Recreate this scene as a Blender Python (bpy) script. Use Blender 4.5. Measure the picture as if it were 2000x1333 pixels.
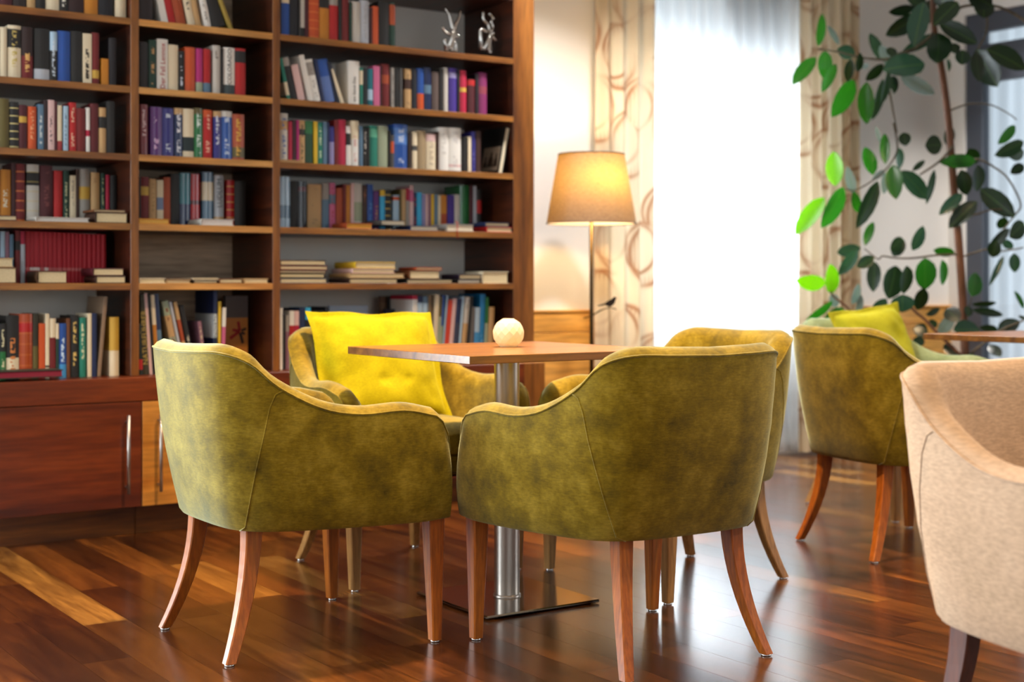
import bpy, bmesh, math, random
from mathutils import Vector, Matrix
random.seed(7)
R = math.radians
COL = bpy.context.scene.collection
for o in list(bpy.data.objects): bpy.data.objects.remove(o)
SC = bpy.context.scene

# ------------------------------------------------------------------ camera, world, lights, exposure
YAW, F, HZ, CAMZ = R(33.8), 2778.0, 555.0, 0.94
SN, CS = math.sin(YAW), math.cos(YAW)
cd = bpy.data.cameras.new('camera'); cam = bpy.data.objects.new('camera', cd); COL.objects.link(cam)
cam.location = (0, 0, CAMZ); cam.rotation_euler = (R(90), 0, -YAW)
cd.sensor_width = 36; cd.lens = 50; cd.shift_y = -(666.5 - HZ) / 2000
cd.clip_start = .05
cd.dof.use_dof = True; cd.dof.focus_distance = 3.55; cd.dof.aperture_fstop = 2.8
SC.camera = cam
SC.view_settings.view_transform = 'Standard'; SC.view_settings.look = 'None'
SC.view_settings.exposure = -0.2; SC.view_settings.gamma = 1.0; SC.view_settings.use_curve_mapping = False
SC.cycles.max_bounces = 8; SC.cycles.diffuse_bounces = 4; SC.cycles.glossy_bounces = 3
SC.cycles.transparent_max_bounces = 12; SC.cycles.transmission_bounces = 6
SC.cycles.caustics_reflective = False; SC.cycles.caustics_refractive = False
SC.cycles.use_denoising = True; SC.cycles.sample_clamp_indirect = 6

W = bpy.data.worlds.new('sky'); SC.world = W; W.use_nodes = True
W.node_tree.nodes['Background'].inputs[0].default_value = (.80, .92, 1.0, 1)
W.node_tree.nodes['Background'].inputs[1].default_value = 1.3

def area(name, loc, rot, sx, sy, energy, col, spread=180):
    l = bpy.data.lights.new(name, 'AREA'); l.shape = 'RECTANGLE'; l.size = sx; l.size_y = sy
    l.energy = energy; l.color = col; l.spread = R(spread)
    o = bpy.data.objects.new(name, l); COL.objects.link(o); o.location = loc; o.rotation_euler = rot
    o['kind'] = 'helper'
    return o
COOL = (.84, .93, 1.0); WARM = (1.0, .70, .40)
area('daylight_main_window', (5.12, 6.15, 1.40), (R(-90), 0, 0), 1.45, 1.3, 170, COOL)
area('daylight_side_window', (-.40, 6.0, 1.5), (R(-90), 0, 0), 1.3, 2.2, 750, COOL)
area('added_fill_left', (-2.5, 4.7, 1.5), (R(90), 0, R(-90)), 1.2, 2.0, 170, COOL)  # added unseen fill that pales the left chair's side
area('daylight_corner_window', (7.45, 4.6, 1.5), (R(90), 0, R(90)), 1.7, 2.2, 22, COOL)
area('added_fill_right', (7.20, .9, 1.5), (R(90), 0, R(90)), 3.0, 2.0, 85, (.93, .96, 1.0))  # added fill to brighten the right part of the back wall
area('added_fill_front', (1.6, -3.35, 1.5), (R(90), 0, 0), 3.4, 2.0, 44, (.95, .97, 1.0))  # added fill from behind the camera, lifts back wall and shelf panels

CANDLE, LAMP = .03, 28.0
DOWN = [(2.3, 3.55, 72, 'over the square table', WARM), (1.0, 2.6, 18, 'over the floor before the cabinets', WARM), (3.3, 1.9, 24, 'above the beige armchair', WARM), (4.6, 3.4, 40, 'over the second table', WARM), (2.4, .3, 30, 'behind the viewer', WARM), (6.72, 4.75, 27, 'added fill by the rubber plant', (1.0, .95, .9)), (3.85, 4.80, 38, 'added fill washing the wall beside the bookcase', (1.0, .96, .92))]  # last two are added neutral fills that brighten the back wall
def pixx(u, Y):                      # X of the point seen in photo column u at wall distance Y
    a = (u - 1000) / F
    return Y * (CS * a + SN) / (CS - SN * a)
def depth(X, Y): return SN * X + CS * Y
def pixz(v, d): return CAMZ - (v - HZ) / F * d
def at(u, v, d):
    lat = (u - 1000) / F * d
    return Vector((CS * lat + SN * d, -SN * lat + CS * d, pixz(v, d)))

# ------------------------------------------------------------------ small helpers
def lin(h):
    if isinstance(h, str):
        h = h.lstrip('#'); c = [int(h[i:i + 2], 16) / 255 for i in (0, 2, 4)]
        return tuple(x / 12.92 if x <= .04045 else ((x + .055) / 1.055) ** 2.4 for x in c)
    return tuple(h)
def c4(h): return (*lin(h), 1)

def new_mat(name):
    m = bpy.data.materials.new(name); m.use_nodes = True
    nt = m.node_tree; return m, nt, nt.nodes, nt.links, nt.nodes['Principled BSDF']
def plain(name, col, rough=.5, metal=0, spec=.5, **kw):
    m, nt, N, L, p = new_mat(name)
    p.inputs['Base Color'].default_value = c4(col); p.inputs['Roughness'].default_value = rough
    p.inputs['Metallic'].default_value = metal; p.inputs['Specular IOR Level'].default_value = spec
    for k, v in kw.items(): p.inputs[k.replace('_', ' ')].default_value = v
    return m
def node(N, t, **kw):
    n = N.new(t)
    for k, v in kw.items(): setattr(n, k, v)
    return n
def ramp(N, stops, interp='LINEAR'):
    r = N.new('ShaderNodeValToRGB'); cr = r.color_ramp; cr.interpolation = interp
    cr.elements[0].position = stops[0][0]; cr.elements[0].color = c4(stops[0][1])
    cr.elements[1].position = stops[-1][0]; cr.elements[1].color = c4(stops[-1][1])
    for p, c in stops[1:-1]:
        e = cr.elements.new(p); e.color = c4(c)
    return r

def wood(name, dark, mid, light, grain='x', scale=1.0, rough=.38, rnd=False, bump=.05, stripes=0, coat=0.0, rndcols=None):
    """grain along a world-like object axis; object coordinates"""
    m, nt, N, L, p = new_mat(name)
    tc = node(N, 'ShaderNodeTexCoord'); mp = node(N, 'ShaderNodeMapping')
    s = {'x': (.9, 9, 9), 'y': (9, .9, 9), 'z': (9, 9, .9)}[grain]
    mp.inputs['Scale'].default_value = tuple(k * scale for k in s)
    L.new(tc.outputs['Object'], mp.inputs['Vector'])
    vec = mp.outputs['Vector']
    if rnd:
        oi = node(N, 'ShaderNodeObjectInfo')
        mul = node(N, 'ShaderNodeMath', operation='MULTIPLY'); mul.inputs[1].default_value = 37
        L.new(oi.outputs['Random'], mul.inputs[0])
        add = node(N, 'ShaderNodeVectorMath', operation='ADD'); L.new(vec, add.inputs[0]); L.new(mul.outputs[0], add.inputs[1]); vec = add.outputs[0]
    n1 = node(N, 'ShaderNodeTexNoise'); n1.inputs['Scale'].default_value = 1.0; n1.inputs['Detail'].default_value = 5; n1.inputs['Distortion'].default_value = 1.2
    n2 = node(N, 'ShaderNodeTexNoise'); n2.inputs['Scale'].default_value = 7.0; n2.inputs['Detail'].default_value = 4
    L.new(vec, n1.inputs['Vector']); L.new(vec, n2.inputs['Vector'])
    r1 = ramp(N, [(.28, dark), (.5, mid), (.75, light)]); L.new(n1.outputs['Fac'], r1.inputs[0])
    mx = node(N, 'ShaderNodeMix', data_type='RGBA', blend_type='MULTIPLY'); mx.inputs[0].default_value = .5
    r2 = ramp(N, [(.35, '#8a8a8a'), (.65, '#ffffff')]); L.new(n2.outputs['Fac'], r2.inputs[0])
    L.new(r1.outputs[0], mx.inputs[6]); L.new(r2.outputs[0], mx.inputs[7])
    out = mx.outputs[2]
    if stripes:
        w = node(N, 'ShaderNodeTexNoise'); w.inputs['Scale'].default_value = .55; w.inputs['Detail'].default_value = 2
        L.new(vec, w.inputs['Vector'])
        r3 = ramp(N, [(.60, '#ffffff'), (.64, stripes), (.68, '#ffffff')]); L.new(w.outputs['Fac'], r3.inputs[0])
        m3 = node(N, 'ShaderNodeMix', data_type='RGBA', blend_type='MULTIPLY'); m3.inputs[0].default_value = .8
        L.new(out, m3.inputs[6]); L.new(r3.outputs[0], m3.inputs[7]); out = m3.outputs[2]
    if rndcols:
        r4 = ramp(N, rndcols); L.new(oi.outputs['Random'], r4.inputs[0])
        m4 = node(N, 'ShaderNodeMix', data_type='RGBA', blend_type='MULTIPLY'); m4.inputs[0].default_value = 1
        L.new(out, m4.inputs[6]); L.new(r4.outputs[0], m4.inputs[7]); out = m4.outputs[2]
    L.new(out, p.inputs['Base Color'])
    p.inputs['Roughness'].default_value = rough
    if coat: p.inputs['Coat Weight'].default_value = coat; p.inputs['Coat Roughness'].default_value = .18
    if bump:
        b = node(N, 'ShaderNodeBump'); b.inputs['Strength'].default_value = bump; b.inputs['Distance'].default_value = .002
        L.new(n2.outputs['Fac'], b.inputs['Height']); L.new(b.outputs[0], p.inputs['Normal'])
    return m

def fabric(name, dark, mid, light, sheen=.5, sheen_tint=None, mottle=7.0, weave=260, rough=.85):
    m, nt, N, L, p = new_mat(name)
    tc = node(N, 'ShaderNodeTexCoord')
    oi = node(N, 'ShaderNodeObjectInfo')
    add = node(N, 'ShaderNodeVectorMath', operation='ADD'); L.new(tc.outputs['Object'], add.inputs[0]); L.new(oi.outputs['Location'], add.inputs[1])
    a = node(N, 'ShaderNodeTexNoise'); a.inputs['Scale'].default_value = mottle; a.inputs['Detail'].default_value = 6; a.inputs['Roughness'].default_value = .68
    L.new(add.outputs[0], a.inputs['Vector'])
    rr = ramp(N, [(.25, dark), (.5, mid), (.78, light)]); L.new(a.outputs['Fac'], rr.inputs[0])
    mp = node(N, 'ShaderNodeMapping'); mp.inputs['Scale'].default_value = (weave * .25, weave * .25, weave); L.new(tc.outputs['Object'], mp.inputs['Vector'])
    b = node(N, 'ShaderNodeTexNoise'); b.inputs['Scale'].default_value = 1; b.inputs['Detail'].default_value = 2; L.new(mp.outputs[0], b.inputs['Vector'])
    r2 = ramp(N, [(.3, '#a5a5a5'), (.7, '#ffffff')]); L.new(b.outputs['Fac'], r2.inputs[0])
    mx = node(N, 'ShaderNodeMix', data_type='RGBA', blend_type='MULTIPLY'); mx.inputs[0].default_value = .45
    L.new(rr.outputs[0], mx.inputs[6]); L.new(r2.outputs[0], mx.inputs[7]); L.new(mx.outputs[2], p.inputs['Base Color'])
    p.inputs['Roughness'].default_value = rough; p.inputs['Specular IOR Level'].default_value = .15
    p.inputs['Sheen Weight'].default_value = sheen; p.inputs['Sheen Roughness'].default_value = .38
    p.inputs['Sheen Tint'].default_value = c4(sheen_tint or light)
    bp = node(N, 'ShaderNodeBump'); bp.inputs['Strength'].default_value = .25; bp.inputs['Distance'].default_value = .0015
    L.new(b.outputs['Fac'], bp.inputs['Height']); L.new(bp.outputs[0], p.inputs['Normal'])
    return m

M = {}
M['walnut_x'] = wood('walnut_horizontal', '#48220c', '#703c12', '#8a521e', 'x', 1.2, .36)
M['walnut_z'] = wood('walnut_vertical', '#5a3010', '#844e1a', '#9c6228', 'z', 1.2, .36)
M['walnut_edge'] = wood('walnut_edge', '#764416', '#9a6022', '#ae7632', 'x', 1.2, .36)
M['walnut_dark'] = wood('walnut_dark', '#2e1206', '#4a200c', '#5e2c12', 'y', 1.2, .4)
M['walnut_door'] = wood('walnut_door', '#45170a', '#6a2a0e', '#823a14', 'x', 1.0, .34)
M['beech_x'] = wood('beech_horizontal', '#b87330', '#cf8f45', '#dba45c', 'x', .8, .36)
M['beech_door'] = wood('beech_door', '#b06a22', '#c98434', '#d89544', 'x', .8, .36, stripes='#7a4316')
M['beech_back'] = wood('beech_back', '#b89a7c', '#d0b496', '#dcc2a6', 'x', .8, .6)
M['dado'] = wood('dado_beech', '#d9983f', '#e2a650', '#e8b465', 'x', .7, .4)
M['table'] = wood('table_top_walnut', '#6a401a', '#8a5a26', '#a27034', 'x', 1.1, .34, coat=.25)
M['leg'] = wood('oiled_oak_leg', '#9a4c10', '#b26016', '#be7020', 'z', 2.2, .42)
M['leg_pale'] = wood('pale_oak_leg', '#9a6a35', '#b08148', '#c0935a', 'z', 2.2, .45)
M['plank'] = wood('floor_plank', '#6e5a4a', '#c8bcae', '#fff4e4', 'y', 1.5, .27, rnd=True, bump=.03, coat=.45,
                  rndcols=[(0, '#4c2609'), (.25, '#6c3c14'), (.5, '#88521f'), (.7, '#5c300e'), (.86, '#845220'), (.93, '#b5823e'), (1, '#c6954e')])
M['slab'] = plain('floor_slab', '#4a2410', .4)
M['green'] = fabric('olive_chenille', '#4a3c08', '#7e680f', '#a89030', sheen=.85, sheen_tint='#c6d2b4', mottle=11)
M['green_lit'] = fabric('olive_chenille_lit', '#6d7a52', '#84906a', '#98a37e', sheen=.6, sheen_tint='#c6d8c0')  # pale green puts the window light into the chair's colour
M['beige'] = fabric('beige_chenille', '#a88c70', '#b89a7e', '#c4a88c', sheen=.5, sheen_tint='#e0cdb8', mottle=5)
M['yellow'] = fabric('yellow_velvet', '#8a8000', '#a69c04', '#b6ac10', sheen=.4, sheen_tint='#e8dc40', mottle=5, weave=500)
M['lime'] = fabric('lime_velvet', '#8e9010', '#a6a620', '#b6b636', sheen=.4, sheen_tint='#e6e880', mottle=5, weave=500)
M['black_cloth'] = plain('black_dust_cloth', '#0b0a09', .95)
M['steel'] = plain('brushed_steel', '#a8a098', .32, 1)
M['steel_plate'] = plain('polished_steel_plate', '#a8a29a', .14, 1)
M['chrome'] = plain('chrome', '#d8d5d0', .12, 1)
M['bronze'] = plain('dark_bronze', '#4a3b22', .35, .9)
M['dark_metal'] = plain('dark_metal', '#2a2018', .45, .6)
M['black'] = plain('black_steel', '#15130f', .5, .3)
M['white_wall'] = plain('white_plaster', '#ebe8e3', .85)
M['grey_wall'] = plain('warm_grey_panel', '#f0eae0', .7)
M['frame_grey'] = plain('window_frame_grey', '#4a4f5a', .45)
M['white_frame'] = plain('window_frame_white', '#d8dadc', .4)
M['ceil'] = plain('ceiling_white', '#d8d2c8', .9)
M['pages'] = None

def bump_noise(m, scale, strength, dist=.002):
    nt = m.node_tree; N, L = nt.nodes, nt.links; p = N['Principled BSDF']
    tc = node(N, 'ShaderNodeTexCoord'); n = node(N, 'ShaderNodeTexNoise'); n.inputs['Scale'].default_value = scale; n.inputs['Detail'].default_value = 4
    L.new(tc.outputs['Object'], n.inputs['Vector'])
    b = node(N, 'ShaderNodeBump'); b.inputs['Strength'].default_value = strength; b.inputs['Distance'].default_value = dist
    L.new(n.outputs['Fac'], b.inputs['Height']); L.new(b.outputs[0], p.inputs['Normal'])
bump_noise(M['white_wall'], 90, .15); bump_noise(M['ceil'], 60, .1); bump_noise(M['grey_wall'], 40, .1)

def glass_mat():
    m, nt, N, L, p = new_mat('window_glass'); N.remove(p)
    t = node(N, 'ShaderNodeBsdfTransparent'); g = node(N, 'ShaderNodeBsdfGlossy'); g.inputs['Roughness'].default_value = .02
    f = node(N, 'ShaderNodeFresnel'); f.inputs['IOR'].default_value = 1.45
    mx = node(N, 'ShaderNodeMixShader'); L.new(f.outputs[0], mx.inputs[0]); L.new(t.outputs[0], mx.inputs[1]); L.new(g.outputs[0], mx.inputs[2])
    L.new(mx.outputs[0], N['Material Output'].inputs[0]); return m
M['glass'] = glass_mat()
def sheer_mat(name, opening, tint='#f4f6f8'):
    m, nt, N, L, p = new_mat(name); N.remove(p)
    t = node(N, 'ShaderNodeBsdfTransparent'); tr = node(N, 'ShaderNodeBsdfTranslucent'); d = node(N, 'ShaderNodeBsdfDiffuse')
    tr.inputs[0].default_value = c4(tint); d.inputs[0].default_value = c4(tint)
    a = node(N, 'ShaderNodeMixShader'); a.inputs[0].default_value = .35; L.new(tr.outputs[0], a.inputs[1]); L.new(d.outputs[0], a.inputs[2])
    b = node(N, 'ShaderNodeMixShader'); b.inputs[0].default_value = opening; L.new(a.outputs[0], b.inputs[1]); L.new(t.outputs[0], b.inputs[2])
    L.new(b.outputs[0], N['Material Output'].inputs[0]); return m
M['sheer'] = sheer_mat('sheer_voile', .38)
M['sheer_grey'] = sheer_mat('sheer_voile_grey', .12, '#c8ced4')

# ---- mesh builders
def obj(name, verts, faces, mat, parent=None, smooth=False, loc=None):
    me = bpy.data.meshes.new(name); me.from_pydata([tuple(v) for v in verts], [], faces); me.update()
    if smooth: me.polygons.foreach_set('use_smooth', [True] * len(me.polygons))
    me.materials.append(mat)
    o = bpy.data.objects.new(name, me); COL.objects.link(o)
    if parent: o.parent = parent
    if loc: o.location = loc
    return o
def bm_obj(name, bm, mat, parent=None, smooth=False, loc=None):
    me = bpy.data.meshes.new(name); bm.normal_update(); bm.to_mesh(me); bm.free()
    if smooth: me.polygons.foreach_set('use_smooth', [True] * len(me.polygons))
    me.materials.append(mat)
    o = bpy.data.objects.new(name, me); COL.objects.link(o)
    if parent: o.parent = parent
    if loc: o.location = loc
    return o
def tag(o, label=None, cat=None, group=None, kind=None):
    if label: o['label'] = label
    if cat: o['category'] = cat
    if group: o['group'] = group
    if kind: o['kind'] = kind
    return o
def empty(name, loc=(0, 0, 0), rz=0, **kw):
    o = bpy.data.objects.new(name, None); COL.objects.link(o); o.location = loc; o.rotation_euler = (0, 0, rz)
    o.empty_display_size = .05
    return tag(o, **kw)
def add_box(bm, x0, x1, y0, y1, z0, z1, bev=0):
    vs = [bm.verts.new(p) for p in ((x0, y0, z0), (x1, y0, z0), (x1, y1, z0), (x0, y1, z0), (x0, y0, z1), (x1, y0, z1), (x1, y1, z1), (x0, y1, z1))]
    fs = [bm.faces.new([vs[i] for i in f]) for f in ((3, 2, 1, 0), (4, 5, 6, 7), (0, 1, 5, 4), (1, 2, 6, 5), (2, 3, 7, 6), (3, 0, 4, 7))]
    if bev:
        es = {e for f in fs for e in f.edges}
        bmesh.ops.bevel(bm, geom=list(es), offset=bev, segments=1, profile=.5, affect='EDGES')
def box(name, x0, x1, y0, y1, z0, z1, mat, parent=None, bev=0, loc=None):
    bm = bmesh.new(); add_box(bm, x0, x1, y0, y1, z0, z1, bev)
    return bm_obj(name, bm, mat, parent, loc=loc)
def add_tube(bm, pts, rad, seg=8, cap=True):
    pts = [Vector(p) for p in pts]; rads = rad if isinstance(rad, (list, tuple)) else [rad] * len(pts)
    rings = []; up = None
    for i, p in enumerate(pts):
        d = (pts[min(i + 1, len(pts) - 1)] - pts[max(i - 1, 0)]).normalized()
        if up is None: up = Vector((0, 0, 1)) if abs(d.z) < .9 else Vector((1, 0, 0))
        s = d.cross(up)
        if s.length < 1e-5: s = d.orthogonal()
        s.normalize(); up = s.cross(d).normalized()
        rings.append([bm.verts.new(p + (s * math.cos(2 * math.pi * k / seg) + up * math.sin(2 * math.pi * k / seg)) * rads[i]) for k in range(seg)])
    for a, b in zip(rings, rings[1:]):
        for k in range(seg): bm.faces.new((a[k], a[(k + 1) % seg], b[(k + 1) % seg], b[k]))
    if cap: bm.faces.new(rings[0][::-1]); bm.faces.new(rings[-1])
def tube(name, pts, rad, mat, parent=None, seg=8, smooth=True, loc=None):
    bm = bmesh.new(); add_tube(bm, pts, rad, seg)
    return bm_obj(name, bm, mat, parent, smooth, loc)
def lathe(name, prof, mat, parent=None, seg=32, smooth=True, loc=None, capb=True, capt=True):
    bm = bmesh.new(); rings = []
    for r, z in prof: rings.append([bm.verts.new((r * math.cos(2 * math.pi * k / seg), r * math.sin(2 * math.pi * k / seg), z)) for k in range(seg)])
    for a, b in zip(rings, rings[1:]):
        for k in range(seg): bm.faces.new((a[k], a[(k + 1) % seg], b[(k + 1) % seg], b[k]))
    if capb: bm.faces.new(rings[0][::-1])
    if capt: bm.faces.new(rings[-1])
    return bm_obj(name, bm, mat, parent, smooth, loc)
def sharp(o, ang=35):
    """smooth shading with creases kept"""
    o.data.polygons.foreach_set('use_smooth', [True] * len(o.data.polygons))
    bm = bmesh.new(); bm.from_mesh(o.data)
    for e in bm.edges:
        if len(e.link_faces) == 2 and e.calc_face_angle(0) > R(ang): e.smooth = False
    bm.to_mesh(o.data); bm.free(); return o
def copy_tree(o, parent=None):
    c = o.copy(); COL.objects.link(c); c.parent = parent
    for ch in list(o.children): copy_tree(ch, c)
    return c
def catmull(pts, n):
    pts = [Vector(p) for p in pts]; out = []
    P = [pts[0] * 2 - pts[1]] + pts + [pts[-1] * 2 - pts[-2]]
    for i in range(1, len(P) - 2):
        for k in range(n):
            t = k / n; a, b, c, d = P[i - 1], P[i], P[i + 1], P[i + 2]
            out.append(.5 * (2 * b + (c - a) * t + (2 * a - 5 * b + 4 * c - d) * t * t + (3 * b - a - 3 * c + d) * t ** 3))
    out.append(pts[-1]); return out
# ------------------------------------------------------------------ room shell
YW, XR, XL, YB, ZC = 5.70, 7.0, -2.4, -3.2, 2.9
def wall_x(name, y0, y1, x0, x1, holes, mat):         # wall along X with rectangular holes (hx0,hx1,hz0,hz1)
    bm = bmesh.new(); cx = x0
    for hx0, hx1, hz0, hz1 in sorted(holes):
        add_box(bm, cx, hx0, y0, y1, 0, ZC)
        add_box(bm, hx0, hx1, y0, y1, hz1, ZC)
        if hz0 > 0: add_box(bm, hx0, hx1, y0, y1, 0, hz0)
        cx = hx1
    add_box(bm, cx, x1, y0, y1, 0, ZC)
    return tag(bm_obj(name, bm, mat), kind='structure')
def wall_y(name, x0, x1, y0, y1, holes, mat):
    bm = bmesh.new(); cy = y0
    for hy0, hy1, hz0, hz1 in sorted(holes):
        add_box(bm, x0, x1, cy, hy0, 0, ZC)
        add_box(bm, x0, x1, hy0, hy1, hz1, ZC)
        if hz0 > 0: add_box(bm, x0, x1, hy0, hy1, 0, hz0)
        cy = hy1
    add_box(bm, x0, x1, cy, y1, 0, ZC)
    return tag(bm_obj(name, bm, mat), kind='structure')
WIN1 = (4.40, 5.86, .06, 2.62); WIN2 = (-1.10, .30, .30, 2.60); WIN3 = (3.60, 5.58, .10, 2.55); WIN4_ADDED = (-.2, 3.4, .5, 2.5); WIN6_ADDED = (4.0, 5.4, .35, 2.6); WIN5_ADDED = (-.6, 2.4, .4, 2.55)  # last three are unseen openings added for the fill lights
wall_x('wall_back', YW, YW + .25, XL - .2, XR, [WIN1, WIN2], M['white_wall'])
wall_y('wall_right', XR, XR + .25, YB, YW + .25, [WIN3, WIN5_ADDED], M['white_wall'])
wall_y('wall_left', XL - .2, XL, YB, YW, [WIN6_ADDED], M['white_wall'])
wall_x('wall_front', YB - .2, YB, XL - .2, XR + .25, [WIN4_ADDED], M['white_wall'])
tag(box('ceiling', XL - .2, XR + .25, YB - .2, YW + .25, ZC, ZC + .1, M['ceil']), kind='structure')
floor = tag(box('floor', XL - .2, XR + .25, YB - .2, YW + .25, -.06, -.004, M['slab']), kind='structure')
# planks run along Y, laid in strips with staggered ends; those the photograph shows are parts of the floor
rp = random.Random(21); PW = .124; np_ = 0
def plank_mesh(L):
    bm = bmesh.new(); add_box(bm, .0004, PW - .0004, .0003, L - .0003, -.004, 0)
    me = bpy.data.meshes.new('plank'); bm.normal_update(); bm.to_mesh(me); bm.free(); me.materials.append(M['plank']); return me
PM = {l: plank_mesh(l) for l in (.62, .84, 1.05, 1.32)}
PMlong = {}
stuffbm = bmesh.new()
i = 0; x = .70
while x < XR - .02:
    y0 = max(0.55, x * .33); y = y0 - rp.random() * .9
    while y < YW - .01:
        l = rp.choice(list(PM))
        Lc = min(l, YW - y)
        cy = y + Lc / 2; d = depth(x, cy); u = 1000 + F * (CS * x - SN * cy) / d if d > .3 else 9999
        vis = d > .8 and -160 < u < 2160 and (cy > 1.0)
        me = PM[l]
        o = bpy.data.objects.new('plank', me); COL.objects.link(o); o.parent = floor
        o.location = (x, y, 0); np_ += 1
        if Lc < l: o.scale = (1, Lc / l, 1)
        if not vis:
            bpy.data.objects.remove(o); np_ -= 1
            add_box(stuffbm, x + .0006, x + PW - .0006, y, y + Lc - .001, -.004, 0)
        y += Lc
    x += PW
# the rest of the floor, out of the photograph's view
x = XL
while x < XR - .02:
    if x < .70: add_box(stuffbm, x + .0006, x + PW - .0006, YB, YW, -.004, 0)
    else: add_box(stuffbm, x + .0006, x + PW - .0006, YB, max(.55, x * .33) - .95, -.004, 0)
    x += PW
st = bm_obj('planking', stuffbm, M['plank'], floor); st['kind'] = 'stuff'
print('planks', np_)

# dado panels on the back wall
def dado(name, x0, x1):
    e = empty(name, (x0, YW, 0), kind='structure')
    w = x1 - x0
    for z0, z1 in ((.0, .35), (.353, .70), (.703, .80)):
        box('panel', 0, w, -.022, 0, z0, z1, M['dado'], e, .002)
    box('cap', 0, w, -.028, 0, .8, .812, M['dado'], e, .002)
    return e
dado('trim_1', 3.645, 4.34); dado('trim_2', 5.92, XR)

# windows
def window(name, e_loc, rz, w, z0, z1, fmat, fw, bars=(), mull=()):
    e = empty(name, e_loc, rz, kind='structure')
    bm = bmesh.new()
    add_box(bm, 0, fw, 0, .07, z0, z1); add_box(bm, w - fw, w, 0, .07, z0, z1)
    add_box(bm, fw, w - fw, 0, .07, z0, z0 + fw); add_box(bm, fw, w - fw, 0, .07, z1 - fw, z1)
    bm_obj('window_frame', bm, fmat, e)
    for a, b in bars: box('transom', fw, w - fw, 0, .07, a, b, fmat, e)
    for a, b in mull: box('mullion', a, b, .002, .068, z0 + fw, z1 - fw, fmat, e)
    box('pane', fw, w - fw, .03, .036, z0 + fw, z1 - fw, M['glass'], e)
    return e
window('window_1', (WIN1[0], YW + .12, 0), 0, WIN1[1] - WIN1[0], WIN1[2], WIN1[3], M['white_frame'], .06)
window('window_2', (WIN2[0], YW + .12, 0), 0, WIN2[1] - WIN2[0], WIN2[2], WIN2[3], M['white_frame'], .06, mull=[(.67, .73)])
window('window_4_added', (WIN4_ADDED[0], YB - .13, 0), 0, WIN4_ADDED[1] - WIN4_ADDED[0], WIN4_ADDED[2], WIN4_ADDED[3], M['white_frame'], .06, mull=[(1.16, 1.22), (2.36, 2.42)])  # unseen window, added to go with the front fill
window('window_6_added', (XL - .1, WIN6_ADDED[0], 0), R(90), WIN6_ADDED[1] - WIN6_ADDED[0], WIN6_ADDED[2], WIN6_ADDED[3], M['white_frame'], .06, mull=[(.67, .73)])  # unseen window, added for the fill from the left
window('window_5_added', (XR + .12, WIN5_ADDED[1], 0), R(-90), WIN5_ADDED[1] - WIN5_ADDED[0], WIN5_ADDED[2], WIN5_ADDED[3], M['white_frame'], .06, mull=[(.97, 1.03), (1.97, 2.03)])  # unseen window, added for the fill from the right
window('window_3', (XR + .02, WIN3[1], 0), R(-90), WIN3[1] - WIN3[0], WIN3[2], WIN3[3], M['frame_grey'], .11, bars=[(2.14, 2.36)])
tag(box('baseboard_right', XR - .02, XR, YB, WIN3[0], 0, .09, M['white_frame']), kind='structure')

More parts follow.
